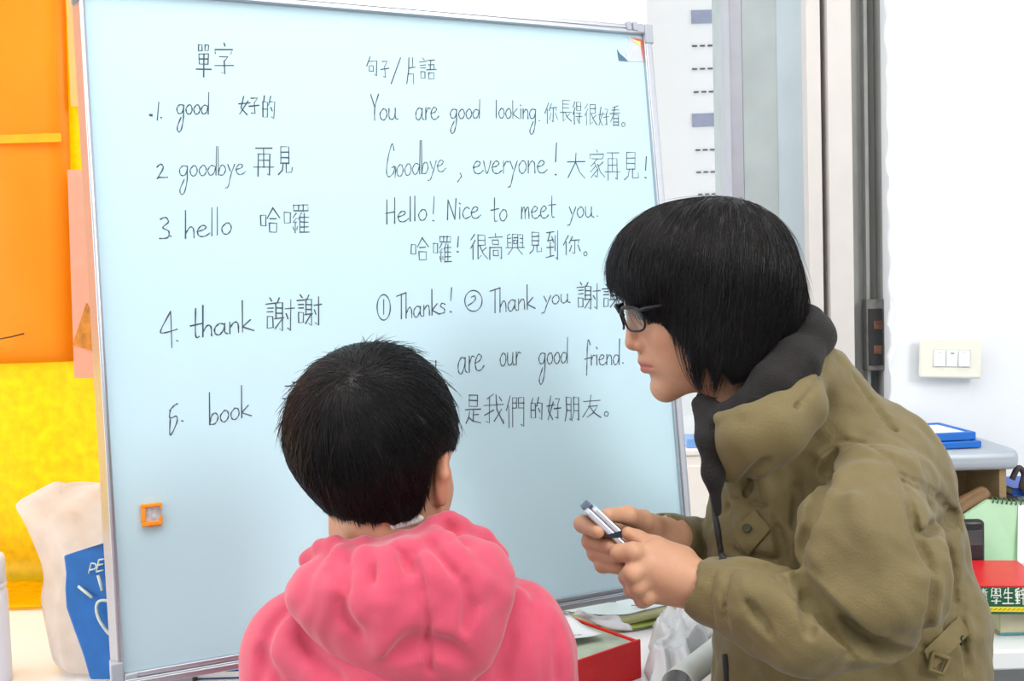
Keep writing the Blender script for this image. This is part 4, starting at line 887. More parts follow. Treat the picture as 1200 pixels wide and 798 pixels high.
for c_, r_ in (([(398,645),(390,680),(385,705)], .005), ([(425,646),(424,690),(430,720)], .005), ([(452,650),(455,690),(447,760)], .005), ([(474,640),(500,665),(520,690)], .005), ([(512,622),(535,655),(560,690)], .005)): fold(g, c_, r_*.8, .02, 'u', .003)
fold(g, [(486,655),(492,675),(496,700),(502,735),(502,756),(505,790)], .0034, .003, fade=False)
g.noise(.0012, .05, 44)
V, F = g.mesh(1); sdf_obj('hood', V, F, PINK, hoodie)
g2 = Grid(C(370, 680, 1.06)*np.array([1,1,0])+np.array([0,0,.97]), C(550, 590, 1.06)*np.array([1,1,0])+np.array([0,0,1.15]), .002)
loop = [C(455, 613, 1.05)+np.array([kx(46)*math.cos(a), .004+kx(7)*math.cos(a), kx(47)*math.sin(a)]) for a in np.linspace(0, 2*math.pi, 25)]
g2.chain(loop, [.0045]*25, .002); V, F = g2.mesh(1); o = sdf_obj('shirt_collar', V, F, WHITEC, child); o['label'] = 'white shirt collar'
lower_body(child, [(-.165, 1.05, .60), (-.045, 1.05, .60)], [(-.17, 1.04, .34), (-.04, 1.04, .34)], [(-.17, 1.03, .07), (-.04, 1.03, .07)], [(-.175, 1.14, 0), (-.03, 1.14, 0)], [(-.14, 1.05, .66), (-.07, 1.05, .66)], .075, TRS, SHO, .82)
rebase(child, (-.105, 1.05, 0))
# ------------------------------------------------------------------ coloured sheets hung over the left of the window
def film(name, col, tr, var, scale, rough=.35):
    m = mat(name, col, rough, var=var, scale=scale, bump=.25, bscale=30); n = m.node_tree.nodes; L = m.node_tree.links
    b = n['Principled BSDF']; t = n.new('ShaderNodeBsdfTranslucent'); x = n.new('ShaderNodeMixShader'); x.inputs[0].default_value = tr
    src = b.inputs['Base Color'].links[0].from_socket; L.new(src, t.inputs[0]); L.new(b.outputs[0], x.inputs[1]); L.new(t.outputs[0], x.inputs[2]); L.new(x.outputs[0], n['Material Output'].inputs[0]); return m
YELLOW = film('yellow_film', (1.0, .74, .0), .65, .10, 55); ORANGEF = film('orange_film', (.98, .50, .012), .6, .05, 5)
def sheet(name, y, edge, z0, z1, m, seed, parent=None, amp=.003, n=(60, 34), lie=None):
    """edge(z) -> (x left, x right); optional length lying forward on the table"""
    r = np.random.default_rng(seed); ph = r.uniform(0, 6, 6); V = []; nx, nz = n; rows = [(z, None) for z in np.linspace(z1, z0, nz)]
    if lie: rows += [(z0+.002, d) for d in np.linspace(.012, lie, 10)]
    for z, d in rows:
        a, b = edge(z)
        for i in range(nx+1):
            x = a+(b-a)*i/nx; w = amp*(math.sin(x*31+ph[0]+3*z)+math.sin(x*57+z*11+ph[1])*.6+math.sin(z*23+ph[2])*.5)
            V.append((x, y+w-(0 if d is None else d), z+(0 if d is None else .0015+abs(w)*.7)))
    F = [[j*(nx+1)+i, j*(nx+1)+i+1, (j+1)*(nx+1)+i+1, (j+1)*(nx+1)+i] for j in range(len(rows)-1) for i in range(nx)]
    o = mesh_obj(name, V, F, m, parent, True); s_ = o.modifiers.new('thickness', 'SOLIDIFY'); s_.thickness = .0005; return o
def zy(py, y, px=40): return float(on_y(px, py, y)[2])
YF = 1.985
ys = sheet('yellow_sheet', YF, lambda z: (X(-130, YF)-2.4, X(300, YF)), TZ+.004, 2.5, YELLOW, 3, lie=.18)
tag(ys, 'bright yellow translucent sheet hung on the left and trailing onto the table', 'sheet')
YO = 1.968
def oedge(z):
    t = (zy(0, YO)-z)/(zy(0, YO)-zy(425, YO)); return float(on_y(5, 425*t, YO)[0])-2.6, float(on_y(77+11*t, 425*t, YO)[0])
os_ = sheet('orange_sheet', YO, oedge, zy(425, YO), 2.45, ORANGEF, 5); tag(os_, 'deep orange translucent sheet hanging over the yellow sheet at top left', 'sheet')
tp = MB(); z = zy(162, YO-.012); tp.box((X(2, YO-.012), YO-.0125, z-.008), (X(85, YO-.012), YO-.0115, z+.008)); o = tp.build('tape', film('yellow_tape', (1, .58, .0), .4, .1, 40), None)
tag(o, 'yellow tape strip running across the orange sheet', 'tape')
YP = 1.945
def quad3(px, y, t=.001): return [tuple(on_y(a, b, y)) for a, b in px]
def flat(name, px, y, m, parent=None, t=.0012):
    k = MB(); p = quad3(px, y); n_ = len(p); V = [(a, y, c) for a, b, c in p]+[(a, y+t, c) for a, b, c in p]
    k.add(V, [list(range(n_))[::-1], [n_+i for i in range(n_)]]+[[i, (i+1) % n_, n_+(i+1) % n_, n_+i] for i in range(n_)]); return k.build(name, m, parent)
pk = empty('paper_strip', tuple(on_y(93, 440, YP))); flat_base = np.array(pk.location)
PINKP = film('pink_paper', lin(250, 178, 150), .3, .05, 40)
def shift(o, base): o.data.transform(Matrix.Translation(-Vector(base)))
a_ = flat('paper', [(79,199),(125,199),(125,443),(87,443)], YP, PINKP, pk); b_ = flat('brown_corner', [(101,355),(110,372),(110,412),(85,404)], YP-.002, mat('brown_paper', lin(196, 122, 34), .7, var=.35, scale=60), pk, .0018)
for o in (a_, b_): shift(o, flat_base)
tag(pk, 'pink paper strip with brown triangular corner hanging beside the left board edge', 'paper')
o = flat('peach_strip', [(75,-60),(120,-60),(120,128),(83,124)], YP+.004, film('peach_paper', lin(255, 196, 120), .3, .04, 30)); tag(o, 'peach paper strip hanging at top left between orange sheet and board', 'paper')
wr_ = MB(); wr_.tube([on_y(-14, 399.5, 1.93), on_y(0, 397, 1.93), on_y(14, 394.5, 1.94), on_y(28, 391, 1.962)], .0014, 8); o = wr_.build('wire', mat('wire_dark', lin(70, 60, 40), .5), None, True); tag(o, 'short dark wire sticking out in front of the orange sheet', 'wire')
# ------------------------------------------------------------------ things on the table, left
bt = on_z(-17, 800, TZ); bt = empty('bottle', (float(bt[0]), float(bt[1]), TZ)); BOT = mat('white_plastic', lin(226, 226, 236), .4, var=.02)
tag(bt, 'white plastic bottle at the left edge of the table', 'bottle')
rb = .0365
MB().lathe([(.0005, .0), (rb*.9, .0), (rb, .004), (rb, .130), (rb*1.0, .134), (rb*.90, .138), (rb*.88, .142)], n=40).build('bottle_body', BOT, bt, True)
MB().lathe([(rb*.88, .1415), (rb*.98, .142), (rb*.99, .146), (rb*.90, .1475), (rb*.90, .150)], n=40).build('collar_ring', BOT, bt, True)
MB().lathe([(rb*.90, .1500), (rb*.97, .1505), (rb*.97, .180), (rb*.93, .1865), (rb*.80, .188), (rb*.78, .1865), (.0005, .1865)], n=40).build('cap', BOT, bt, True)
BAGM = film('bag_plastic', (.95, .93, .92), .85, .05, 30, .35)
for n_ in BAGM.node_tree.nodes:
    if n_.type == 'BUMP': n_.inputs['Strength'].default_value = .8; n_.inputs['Distance'].default_value = .012
rows = [(566,62,175,.012),(571,47,178,.016),(580,31,180,.018),(591,14,180,.020),(604,23,180,.026),(622,32,180,.032),(642,41,180,.040),(660,49,180,.046),(680,52,182,.050),(696,47,184,.052),(712,48,186,.055),(740,54,188,.058),(770,60,190,.060),(792,66,190,.058)]
dB = 1.53; V = []; nb = 40; r = np.random.default_rng(9)
for j, (py, a, b, dep) in enumerate(rows):
    for i in range(nb):
        t = 2*math.pi*i/nb; cx_ = (a+b)/2+(b-a)/2*math.cos(t)*(1+0*.01); s_ = math.sin(t); w = 1+.22*math.sin(5*t+j*.55)+.15*math.sin(9*t-j*.8)+.1*math.sin(3*t+j*1.3)
        V.append(toW(C(cx_, py+2.0*math.sin(t*4+j), dB-dep*s_*w*(.6 if s_ < 0 else 1))))
V = np.array(V); V[:,2] = np.maximum(V[:,2], TZ+.001); V[-nb:,2] = TZ+.001
F = [[j*nb+i, j*nb+(i+1) % nb, (j+1)*nb+(i+1) % nb, (j+1)*nb+i] for j in range(len(rows)-1) for i in range(nb)]+[[(len(rows)-1)*nb+i for i in range(nb)]]
bag = mesh_obj('plastic_bag', V, F, BAGM, None, True); su = bag.modifiers.new('smooth', 'SUBSURF'); su.levels = su.render_levels = 2
sd_ = bag.modifiers.new('thickness', 'SOLIDIFY'); sd_.thickness = .0008
tag(bag, 'crumpled translucent white plastic bag standing behind the left board edge', 'bag'); rebase(bag, (float(V[:,0].mean()), float(V[:,1].mean()), TZ))
# blue printed packet leaning in front of the bag
BLUE = mat('blue_print', lin(6, 96, 172), .45, var=.12, scale=34); PRT = mat('packet_print', lin(196, 206, 196), .5, var=.1, scale=120)
dP = 1.418
pp = [(75,651),(100,643),(126,635),(160,628),(180,628),(180,796),(106,796),(97,765),(86,735),(78,712),(76.5,690),(77.5,672)]
pb = toW(C(130, 796, dP)); bp_ = empty('blue_packet', tuple(pb)); k = MB()
def bpt(px, py, h): return toW(C(px, py, dP+.020*(796-py)/150+.006*math.sin(px*.09)+h))-pb
k.prism(pp, lambda x, y, h: bpt(x, y, h), .012); k.build('packet', BLUE, bp_, bevel=.002)
k = MB()
def pstroke(px, w): k.tube([bpt(a, b, -.0012) for a, b in crom([np.array(p, float) for p in px], 4)], w, 6)
for st_ in ("104,672 107,660;107,660 112,661 112,666 105,668", "116,656 113,670;116,656 123,655;115,662 121,661;113,670 121,668", "126,667 128,653;128,653 134,664;134,664 136,650", "92,687 108,700", "115,674 120,692", "140,672 136,690", "127,704 117,704 113,711 115,723 121,734 130,744 142,746"):
    if st_[:3] == '92,' : k.build('lettering', PRT, bp_, True)
    if st_[:3] not in ('104', '116', '126'): k = MB()
    for st2 in st_.split(';'): pstroke([tuple(map(float, p.split(','))) for p in st2.split()], .0012 if st_[0] in '1' and float(st_.split(',')[1].split()[0]) < 673 and st_[:3] in ('104', '116', '126') else .0022)
    if st_[:3] not in ('104', '116', '126'): k.build('drawn_line', PRT, bp_, True)
tag(bp_, 'blue printed packet with pale drawing tucked between plastic bag and board', 'packet')
# under the board's left half
def tbox(name, px0, px1, py, dy, h, m, label, cat, z=TZ, rot=0, bevel=.002):
    a = on_z(px0, py, z); b = on_z(px1, py, z); c = ((a[0]+b[0])/2, a[1]+dy/2, z); o = empty(name, tuple(map(float, c))); o.rotation_euler.z = rot
    w = (b[0]-a[0])/2; MB().box((-w, -dy/2, 0), (w, dy/2, h)).build('body', m, o, bevel=bevel); tag(o, label, cat); return o, w
o, w = tbox('case', 207, 229, 800, .07, .016, mat('case_brown', lin(70, 60, 58), .5), 'small dark case lying under the bottom left of the whiteboard', 'case')
MB().box((-w*.9, -.036, .006), (w*.9, -.0345, .010)).build('case_zip', mat('case_zip', lin(30, 30, 32), .4), o)
o, w = tbox('notebook', 226, 300, 797, .10, .014, mat('notebook_blue', lin(24, 74, 150), .4, var=.05), 'dark blue notebook lying under the whiteboard next to the small case', 'notebook')
MB().box((-w+.002, -.0505, .003), (w-.002, -.046, .011)).build('pages', mat('pages_white', lin(236, 238, 240), .7, var=.03, scale=200), o)
# ------------------------------------------------------------------ books and papers in the middle
PAGE = mat('page_cool', lin(206, 226, 230), .6, var=.03, scale=30); PEDGE = mat('page_edges', lin(214, 216, 170), .7, var=.10, scale=120, stretch=(1, 1, 8)); PWH = mat('paper_white', lin(238, 240, 244), .65, var=.02, scale=30)
INKG = mat('print_grey', lin(120, 130, 140), .6, var=.2, scale=90)
def openbook(name, near, dep, th, z, m_top, m_edge, label, cat='book', swell=.012):
    """near: pixels along the near edge; the block reaches back by dep"""
    q_ = crom([np.array(on_z(a, b, zz)) for a, b, zz in near], 5); n_ = len(q_); base = np.mean(q_, 0); base[2] = z
    o = empty(name, tuple(base)); V = []; 
    for p in q_:
        for dy in np.linspace(0, dep, 8): V.append((p[0]+dy*.10-base[0], p[1]+dy-base[1], p[2]-base[2]))
    N = len(V); Vb = [(x, y, max(.002, zc-th)) for x, y, zc in V]
    top = [[i*8+j, (i+1)*8+j, (i+1)*8+j+1, i*8+j+1] for i in range(n_-1) for j in range(7)]
    k = MB(); k.add(V+[(x, y, zc-.0012) for x, y, zc in V], top+[[N+a for a in f[::-1]] for f in top]); k.build('page', m_top, o, True)
    V1 = [(x, y+.001, zc-.0014) for x, y, zc in V]; e = [i*8 for i in range(n_)]+[(n_-1)*8+j for j in range(1, 8)]+[i*8+7 for i in range(n_-2, -1, -1)]+[j for j in range(6, 0, -1)]
    k = MB(); k.add(V1+Vb, top+[[N+a for a in f[::-1]] for f in top]+[[e[i], N+e[i], N+e[(i+1) % len(e)], e[(i+1) % len(e)]] for i in range(len(e))]); k.build('page_block', m_edge, o, True)
    tag(o, label, cat); return o, base
z1 = TZ+.028
ob, bb = openbook('open_book', [(640,712,z1),(670,717,z1),(700,720,z1-.002),(732,720,z1-.004),(758,714,z1),(788,708,z1+.004),(826,704,z1+.005)], .22, .017, TZ, PAGE, PEDGE, 'open book with pale blue pages lying under the right half of the board')
k = MB()
for py, a, b in ((702,690,708),(706,712,722),(700,664,676),(710,740,748)):
    p = on_z(a, py, z1+.0012)-bb; q_ = on_z(b, py-.6, z1+.0012)-bb; k.box((p[0], p[1], p[2]), (q_[0], p[1]+.004, p[2]+.0004))
k.build('print', INKG, ob)
openbook('magazine', [(690,733,TZ+.005),(722,738,TZ+.005),(752,735,TZ+.005),(780,727,TZ+.005),(806,719,TZ+.005),(828,714,TZ+.005)], .12, .004, TZ, mat('magazine_green', lin(196, 214, 120), .5, var=.12, scale=25), mat('magazine_edges', lin(170, 172, 140), .7, var=.2, scale=150, stretch=(1, 1, 8)), 'thin green magazine lying in front of the open book', 'magazine')
# red box of papers
zt = TZ+.055; Bp = np.array(on_z(751, 749, zt)); e1 = np.array([.78, .62, 0]); e1 /= np.linalg.norm(e1); e2 = np.array([-e1[1], e1[0], 0])
rbx = empty('document_box', (Bp[0], Bp[1], TZ)); RED = mat('red_cloth', lin(214, 24, 30), .55, var=.06, scale=40, bump=.3, bscale=200)
def obox(a0, a1, b0, b1, z0, z1_): 
    P4 = [-e1*a0+e2*b0, -e1*a1+e2*b0, -e1*a1+e2*b1, -e1*a0+e2*b1]; P4 = [P4[1], P4[0], P4[3], P4[2]]
    return [(p[0], p[1], z0) for p in P4]+[(p[0], p[1], z1_) for p in P4]
k = MB(); k.hexa(obox(0, .16, 0, .004, .002, .055)); k.hexa(obox(0, .004, .004, .15, .002, .053)); k.hexa(obox(.156, .16, .004, .15, .002, .053)); k.hexa(obox(.004, .156, .146, .15, .002, .053)); k.hexa(obox(.0, .16, .0, .15, 0, .003)); k.build('box_shell', RED, rbx, bevel=.0015)
k = MB(); k.hexa(obox(.005, .154, .005, .145, .004, .050)); k.build('contents', mat('contents_grey', lin(172, 184, 164), .6, var=.25, scale=22), rbx, bevel=.001)
tag(rbx, 'red box filled with papers on the table between the child and the adult', 'box')
def paper(name, px, z, m, label, amp=.004, n=10, seed=1, cat='paper', lines=0):
    a, b, c, d = [np.array(on_z(x, y, z)) for x, y in px]; r = np.random.default_rng(seed); ph_ = r.uniform(0, 6, 4); V = []
    f_ = lambda u, v: (a*(1-u)+b*u)*(1-v)+(d*(1-u)+c*u)*v+np.array([0, 0, amp*(1+.5*math.sin(u*5+ph_[0]+v*2)+.5*math.sin(v*6+ph_[1]+u))])
    base = f_(.5, .5)
    for i in range(n+1):
        for j in range(n+1): V.append(f_(i/n, j/n)-base)
    F = [[i*(n+1)+j, (i+1)*(n+1)+j, (i+1)*(n+1)+j+1, i*(n+1)+j+1] for i in range(n) for j in range(n)]
    o = mesh_obj(name, V, F, m, None, True); o.location = base; s_ = o.modifiers.new('thickness', 'SOLIDIFY'); s_.thickness = .0006; tag(o, label, cat)
    if lines:
        k = MB()
        for q_ in range(lines):
            v = .12+.76*q_/max(1, lines-1); L0 = r.uniform(.06, .2); L1 = r.uniform(.55, .94)
            for w in range(7):
                u0 = L0+(L1-L0)*w/7; u1 = u0+(L1-L0)/7*.72; P4 = [f_(u0, v)-base, f_(u1, v)-base, f_(u1, v+.03)-base, f_(u0, v+.03)-base]
                k.add([p+np.array([0, 0, .0008]) for p in P4], [(0, 1, 2, 3)])
        k.build('print', INKG, o)
    return o
paper('printed_sheet', [(640,760),(706,745.5),(660,722),(628,730)], zt+.002, PWH, 'white printed sheet lying on the red box beside the pink sleeve', .004, seed=3, lines=6)
paper('loose_sheet', [(610,728),(668,724),(650,706),(606,712)], TZ+.020, PWH, 'white loose sheet at the board bottom right behind the child', .004, seed=8)
paper('paper_ribbon', [(672,728),(742,747),(726,731),(690,720)], TZ+.040, mat('ribbon_grey', lin(198, 200, 206), .5, var=.1, scale=30), 'curled grey paper strip between open book and red box', .008, seed=12)
# crumpled clear bag with white papers
CLR = film('clear_plastic', (.90, .91, .93), .35, .02, 20, .2)
r = np.random.default_rng(17); n_ = 34; V = []; a, b, c, d = [np.array(on_z(x, y, TZ+.004)) for x, y in ((756,812),(808,812),(850,724),(768,734))]
rnd = [(r.normal(size=2)*11, r.uniform(0, 6)) for _ in range(9)]
base = (a+b+c+d)/4; base[2] = TZ+.001
for i in range(n_+1):
    for j in range(n_+1):
        u, v = i/n_, j/n_; p = (a*(1-u)+b*u)*(1-v)+(d*(1-u)+c*u)*v; e = min(1, 6*min(u, 1-u, v, 1-v)); h = sum(abs(math.sin(kk@np.array([u, v])+ff)) for kk, ff in rnd)/9
        V.append(p-base+np.array([.006*math.sin(v*17), .006*math.sin(u*15), .002+e*(.012+.045*h)]))
F = [[i*(n_+1)+j, (i+1)*(n_+1)+j, (i+1)*(n_+1)+j+1, i*(n_+1)+j+1] for i in range(n_) for j in range(n_)]
o = mesh_obj('clear_bag', V, F, CLR, None, True); o.location = base; s_ = o.modifiers.new('thickness', 'SOLIDIFY'); s_.thickness = .0006; tag(o, 'crumpled clear plastic bag of white papers beside the red box', 'bag')
k = MB(); rp = [np.array(on_z(796, 806, TZ+.024)), np.array(on_z(838, 772, TZ+.024))]; ax0 = rp[1]-rp[0]; L0 = np.linalg.norm(ax0); ax0 /= L0; sd0 = np.array([-ax0[1], ax0[0], 0]); V = []; 
cr_ = [(.026*math.cos(t)*(1-.06*t), .024*math.sin(t)+.0) for t in np.linspace(-.9, 2.9, 22)]
for i in range(9):
    for x, y in cr_: V.append(ax0*L0*i/8*1.3+sd0*x+np.array([0, 0, y]))
F = [[i*22+j, (i+1)*22+j, (i+1)*22+j+1, i*22+j+1] for i in range(8) for j in range(21)]
o = mesh_obj('rolled_paper', V, F, mat('rolled_grey', lin(214, 218, 214), .6, var=.03), None, True); o.location = rp[0]; s_ = o.modifiers.new('thickness', 'SOLIDIFY'); s_.thickness = .0008; tag(o, 'curled white paper roll on the table in front of the olive jacket', 'paper')
# ------------------------------------------------------------------ cabinet by the window with a blue box
zc = float(on_y(815, 526, 1.84)[2]); cb = empty('cabinet', (.40, 1.92, 0)); CABM = mat('cabinet_cream', lin(246, 238, 232), .5, var=.02)
MB().box((-.13, -.08, 0), (.10, .07, zc-.012)).build('cabinet_body', CABM, cb, bevel=.003); MB().box((-.135, -.085, zc-.012), (.105, .075, zc)).build('cabinet_top', CABM, cb, bevel=.003)
MB().box((-.125, -.084, .05), (.095, -.0805, zc-.03)).build('door', CABM, cb, bevel=.002); tag(cb, 'cream cabinet standing under the window behind the adult', 'cabinet')
x0, x1_ = X(805, 1.85, 515), X(842, 1.85, 515); bx = empty('blue_box', ((x0+x1_)/2, 1.88, zc)); w = (x1_-x0)/2
MB().box((-w, -.03, 0), (w, .03, .017)).build('box_body', mat('box_blue', lin(120, 166, 226), .4, var=.06), bx, bevel=.002); MB().box((-w*.2, -.033, .002), (w*.7, -.0302, .008)).build('box_label', mat('box_label', lin(58, 90, 196), .4), bx)
tag(bx, 'small blue box on the cream cabinet between board edge and adult', 'box')
# ------------------------------------------------------------------ light switch
sw_c = on_y(1113, 419.5, 1.862); SWM = mat('switch_cream', lin(226, 226, 214), .35, var=.01); SWW = mat('switch_white', lin(238, 240, 242), .3)
sw = empty('light_switch', (float(sw_c[0]), 1.8645, float(sw_c[2]))); sw.rotation_euler = (0, math.radians(2.6), math.radians(-2.7))
k = MB(); k.box((-.0555, -.011, -.0365), (.0555, -.0005, .0365)); k.build('plate', SWM, sw, bevel=.004, seg=3)
k = MB(); k.box((-.034, -.0118, -.0165), (.034, -.0105, .0165)); k.build('insert', mat('switch_insert', lin(206, 208, 204), .4), sw, bevel=.0008)
for i_ in (-1, 0, 1):
    x = i_*.0218; k = MB(); t0, t1 = (.0155, .013) if i_ != 0 else (.013, .0155)
    k.hexa([(x-.0098, -t0, -.0142), (x+.0098, -t0, -.0142), (x+.0098, -.0116, -.0142), (x-.0098, -.0116, -.0142), (x-.0098, -t1, .0142), (x+.0098, -t1, .0142), (x+.0098, -.0116, .0142), (x-.0098, -.0116, .0142)])
    rk = k.build('rocker', SWW, sw, bevel=.0012); k = MB(); k.box((x-.003, -t1-.0004, .0085), (x+.003, -t1+.0012, .0105)); k.build('mark', LEGM, rk)
tag(sw, 'cream three-rocker light switch on the white wall right of the adult', 'switch')
k = MB(); sb_ = on_y(1030, 392, 1.93)
rc_ = empty('rusty_latch', tuple(map(float, on_y(1028, 433, 1.945)))); b = np.array(rc_.location)
def yb(px0, py0, px1, py1, y0, y1): a = on_y(px0, py0, y0); c = on_y(px1, py1, y0); return tuple(np.array((a[0], y0, c[2]))-b), tuple(np.array((c[0], y1, a[2]))-b)
k.box(*yb(1015.5, 351, 1040, 434, 1.918, 1.945)); k.build('latch_plate', mat('latch_grey', lin(96, 96, 94), .6, var=.3, scale=60), rc_, bevel=.002)
MB().box(*yb(1017.5, 362, 1035, 428, 1.9165, 1.919)).build('recess', mat('latch_dark', lin(30, 28, 30), .7, var=.3, scale=90), rc_)
RST = mat('latch_rust', lin(92, 58, 46), .8, var=.4, scale=120)
for y_ in (381, 410): MB().box(*yb(1024, y_-5, 1034, y_+5, 1.9145, 1.9166)).build('bolt', RST, rc_, bevel=.001)
tag(rc_, 'dark rusty metal latch set into the door frame above the adult shoulder', 'latch')
# ------------------------------------------------------------------ desk on the right
dS = 1.70
def hz(py, px, y): return float(on_y(px, py, y)[2])
sx0, sx1 = X(1030, dS, 530), X(1197, dS, 530); zs = hz(521, 1170, dS+.05); sh2 = empty('desk_shelf', ((sx0+sx1)/2, dS+.075, TZ)); b = np.array(sh2.location)
GREYT = mat('shelf_grey', lin(168, 178, 188), .4, .15, var=.03); BOARDM = mat('shelf_board', lin(148, 126, 90), .7, var=.12, scale=50, stretch=(1, 1, 6))
ht = zs-TZ
k = MB(); x0, x1_ = sx0-b[0], sx1-b[0]; k.box((x0, -.075, ht-.036), (x1_, .075, ht)); k.build('shelf_top', GREYT, sh2, bevel=.014, seg=4)
k = MB(); k.box((x1_-.03, -.060, 0), (x1_-.018, .072, ht-.036)); k.build('side_panel', BOARDM, sh2, bevel=.001)
k = MB(); k.box((x0+.012, -.060, 0), (x0+.024, .072, ht-.036)); k.build('side_panel', BOARDM, sh2, bevel=.001)
k = MB(); k.box((x0+.024, .064, 0), (x1_-.03, .072, ht-.036)); k.build('back_panel', BOARDM, sh2)
tag(sh2, 'low desk shelf with rounded grey top and brown board sides', 'shelf')
BLU = mat('tray_blue', lin(22, 104, 196), .35, var=.03)
def tray(px0, px1, y0, y1, z, h, sh_, label, panel):
    a, c = X(px0, y0, 520), X(px1, y0, 520); o = empty('framed_board', ((a+c)/2, (y0+y1)/2, z)); w = (c-a)/2; dd = (y1-y0)/2; o.rotation_euler.z = sh_
    k = MB(); t = .008; k.box((-w, -dd, 0), (w, -dd+t, h)); k.box((-w, dd-t, 0), (w, dd, h)); k.box((-w, -dd+t, 0), (-w+t, dd-t, h)); k.box((w-t, -dd+t, 0), (w, dd-t, h)); k.build('frame', BLU, o, bevel=.002)
    MB().box((-w+t, -dd+t, .001), (w-t, dd-t, h*.8)).build('panel', PWH if panel else BLU, o); tag(o, label, 'board', 'blue framed boards'); return o
tray(1040, 1150, 1.715, 1.835, zs+.001, .012, .05, 'lower blue frame lying on the grey desk shelf', False)
tray(1030, 1143, 1.715, 1.835, zs+.014, .014, .10, 'upper blue framed white board lying on the lower blue frame', True)
# pouch inside the shelf
g = Grid(wc((X(1140, 1.74), 1.74, 1.0))-np.array([.12, .12, .12]), wc((X(1140, 1.74), 1.74, 1.0))+np.array([.12, .12, .12]), .003)
g.rc(C(1105, 602, 1.75), C(1152, 582, 1.73), .016, .012, .02); g.rc(C(1120, 598, 1.73), C(1150, 577, 1.73), .014, .010, .01); fold(g, [(1118,600),(1140,585),(1158,574)], .004, .004)
V, F = g.mesh(1); pch = sdf_obj('brown_pouch', V, F, mat('pouch_tan', lin(118, 90, 58), .6, var=.1, scale=40)); tag(pch, 'tan pouch lying on books inside the desk shelf', 'pouch'); rebase(pch, toW(C(1130, 606, 1.65)))
# books standing and lying on the desk in front of the shelf
yb0 = 1.500
gb_w = X(1215, yb0, 680)-X(1148, yb0, 680)
def slabbook(name, px0, px1, py0, py1, y, dep, m, label, pages=True, cat='book', rot=0):
    a, c = X(px0, y, py1), X(px1, y, py1); z0, z1 = hz(py1, px0, y), hz(py0, px0, y); o = empty(name, ((a+c)/2, y+dep/2, z0)); w = (c-a)/2; h = z1-z0; o.rotation_euler.y = rot
    k = MB(); k.box((-w, -dep/2, 0), (w, dep/2, .0025)); k.box((-w, -dep/2, h-.0025), (w, dep/2, h)); k.box((-w, -dep/2, .0025), (w, -dep/2+.003, h-.0025)); k.build('cover', m, o, bevel=.001)
    if pages: MB().box((-w+.003, -dep/2+.003, .0026), (w-.003, dep/2-.004, h-.0026)).build('pages', PEDGE, o)
    tag(o, label, cat); return o, w, h
zdesk = TZ
CRM = mat('book_cream', lin(196, 188, 160), .6, var=.06, scale=80); TEAL = mat('book_teal', lin(60, 150, 160), .5)
o, w, h = slabbook('cream_book', 1172, 1240, 704, 735, 1.53, .14, CRM, 'thick cream book lying lowest in the pile on the desk')
o.location.z = TZ+.001
o2 = MB().box((-w-.001, -.071, .001), (w, -.069, .004)).build('teal_edge', TEAL, o)
zb = TZ+.001+h
GRN = mat('book_green', lin(16, 92, 62), .4, var=.05); WHT = mat('print_white', lin(236, 238, 230), .5); YLW = mat('print_yellow', lin(240, 214, 30), .5)
yg = 1.50; a, c = X(1152, yg, 685), X(1238, yg, 685); hg = hz(668, 1170, yg)-hz(702, 1170, yg); dz = zb+.001
dic = empty('green_dictionary', ((a+c)/2, yg+.08, dz)); w = (c-a)/2; tag(dic, 'book with red cover and green spine bearing white title, lying on the desk', 'book')
k = MB(); k.box((-w, -.08, 0), (w, .06, .0025)); k.box((-w, -.08, .0025), (w, -.077, hg-.0025)); k.build('cover', GRN, dic, bevel=.001); MB().box((-w, -.08, hg-.0025), (w, .06, hg)).build('front_cover', mat('book_red', lin(214, 14, 30), .35, var=.05), dic, bevel=.001)
MB().box((-w+.003, -.077, .0026), (w-.003, .056, hg-.0026)).build('pages', PEDGE, dic)
MB().box((-w+.008, -.0808, hg*.10), (w-.002, -.0800, hg*.27)).build('yellow_band', YLW, dic)
tt = Ink(); pxm_ = yg/FPX
def ch3(ch, x0, x1, z0, z1, w_):
    for st_ in strokes(CJ[ch]): tt.line2([np.array([x0+(x1-x0)*p[0]/100, z1+(z0-z1)*p[1]/100]) for p in st_], w_, y=-.0808)
x = -w+.010; cw = .0285; ch3('新', x, x+.008, hg*.62, hg*.90, .0011); ch3('學', x, x+.008, hg*.34, hg*.58, .0011); x += .0125
for ch in '學生辭': ch3(ch, x, x+.0155, hg*.36, hg*.92, .0021); x += .0172
mesh_obj('title', tt.V, tt.F, WHT, dic)
yl = Ink(); tt = yl; x = -w+.014
while x < w-.01: tt.line2([np.array([x, hg*.16]), np.array([x+.004, hg*.21])], .0012, y=-.0812); x += .0065
mesh_obj('band_print', tt.V, tt.F, GRN, dic)
dic.rotation_euler.z = math.radians(-7)
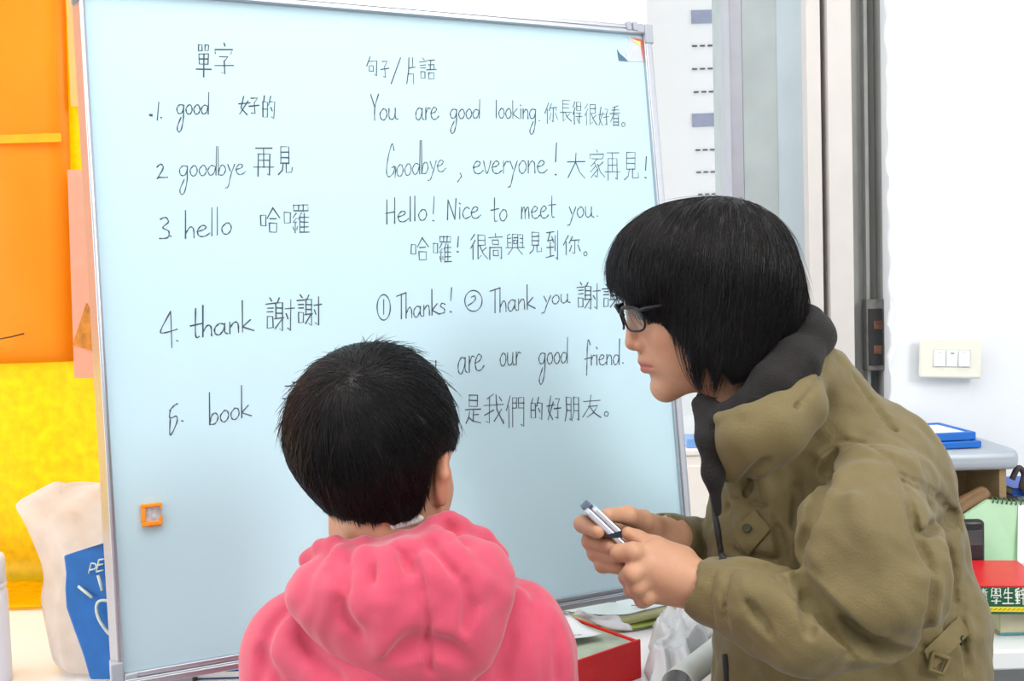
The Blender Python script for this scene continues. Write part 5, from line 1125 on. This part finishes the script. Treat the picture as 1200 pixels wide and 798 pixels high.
# dark calculator standing behind the red book and spiral notebook
yk = 1.645; a, c = X(1128, yk, 625), X(1155, yk, 625); o = empty('calculator', ((a+c)/2, yk+.01, TZ+.001)); hk = hz(611, 1145, yk)-TZ; w = (c-a)/2
MB().box((-w, -.01, 0), (w, .01, hk)).build('case', mat('calculator_black', lin(34, 34, 38), .35), o, bevel=.006, seg=3); MB().box((-w*.7, -.0112, hk-.04), (w*.7, -.0100, hk-.015)).build('screen', mat('calculator_screen', lin(66, 72, 74), .2), o); tag(o, 'black rounded calculator standing between jacket and green notebook', 'calculator')
yn = 1.67; pn = [(1128,660),(1225,660),(1225,592),(1158,586),(1131,604)]; nb_ = empty('spiral_notebook', tuple(on_y(1185, 660, yn))); b = np.array(nb_.location); MINT = mat('notebook_mint', lin(176, 216, 180), .5, var=.03)
lean = lambda px, py, h: np.array(on_y(px, py, yn+(660-py)*.0003))+np.array([0, h, 0])-b
zfl = TZ+.001-b[2]
k = MB(); V = [lean(*p, 0) for p in pn]; V[0][2] = zfl; V[1][2] = zfl; k.add([tuple(v) for v in V]+[tuple(v+np.array([0, .008, 0])) for v in V], [(0,1,2,3,4),(9,8,7,6,5)]+[(i_, 5+i_, 5+(i_+1) % 5, (i_+1) % 5) for i_ in range(5)]); k.build('cover', MINT, nb_)
k = MB(); V = [lean(1192, 660, -.001), lean(1200, 660, -.001), lean(1201, 592, -.001), lean(1193, 591, -.001)]; k.add([tuple(v) for v in V]+[tuple(v+np.array([0, .0008, 0])) for v in V], [(0,1,2,3),(7,6,5,4),(0,4,5,1),(1,5,6,2),(2,6,7,3),(3,7,4,0)]); k.build('white_edge', PWH, nb_)
COIL = mat('coil_green', lin(78, 110, 84), .4, .4)
for i_ in range(11):
    p0 = lean(1163+i_*5.4, 586.3+i_*.5, .004); k = MB(); k.tube([p0+np.array([0, .0075*math.cos(t), .005*math.sin(t)]) for t in np.linspace(0, 6.28, 13)], .0012, 6, caps=False); k.build('coil', COIL, nb_, True)
tag(nb_, 'mint green spiral notebook standing upright behind the red book', 'notebook')
k = MB(); y_ = 1.72; k.tube(crom([on_y(1186, 562, y_), on_y(1193, 548, y_), on_y(1200, 556, y_), on_y(1197, 572, y_), on_y(1205, 580, y_), on_y(1215, 640, y_), np.array(on_y(1215, 640, y_))*[1, 1, 0]+[0, 0, TZ+.004]], 5), .005, 8); o = k.build('cable', mat('cable_dark', lin(52, 46, 48), .5), None, True); tag(o, 'dark cable looping beside the right end of the desk shelf', 'cable')
o, w, h = slabbook('blue_book', 1187, 1240, 572, 582, 1.73, .1, mat('book_blue', lin(36, 84, 190), .4), 'thin blue book edge at the far right beside the shelf'); stk = MB().box((-w+.01, -.045, TZ+.001-o.location.z), (w, .05, -.001)).build('slipcase', mat('slipcase_grey', lin(196, 202, 206), .5), o)
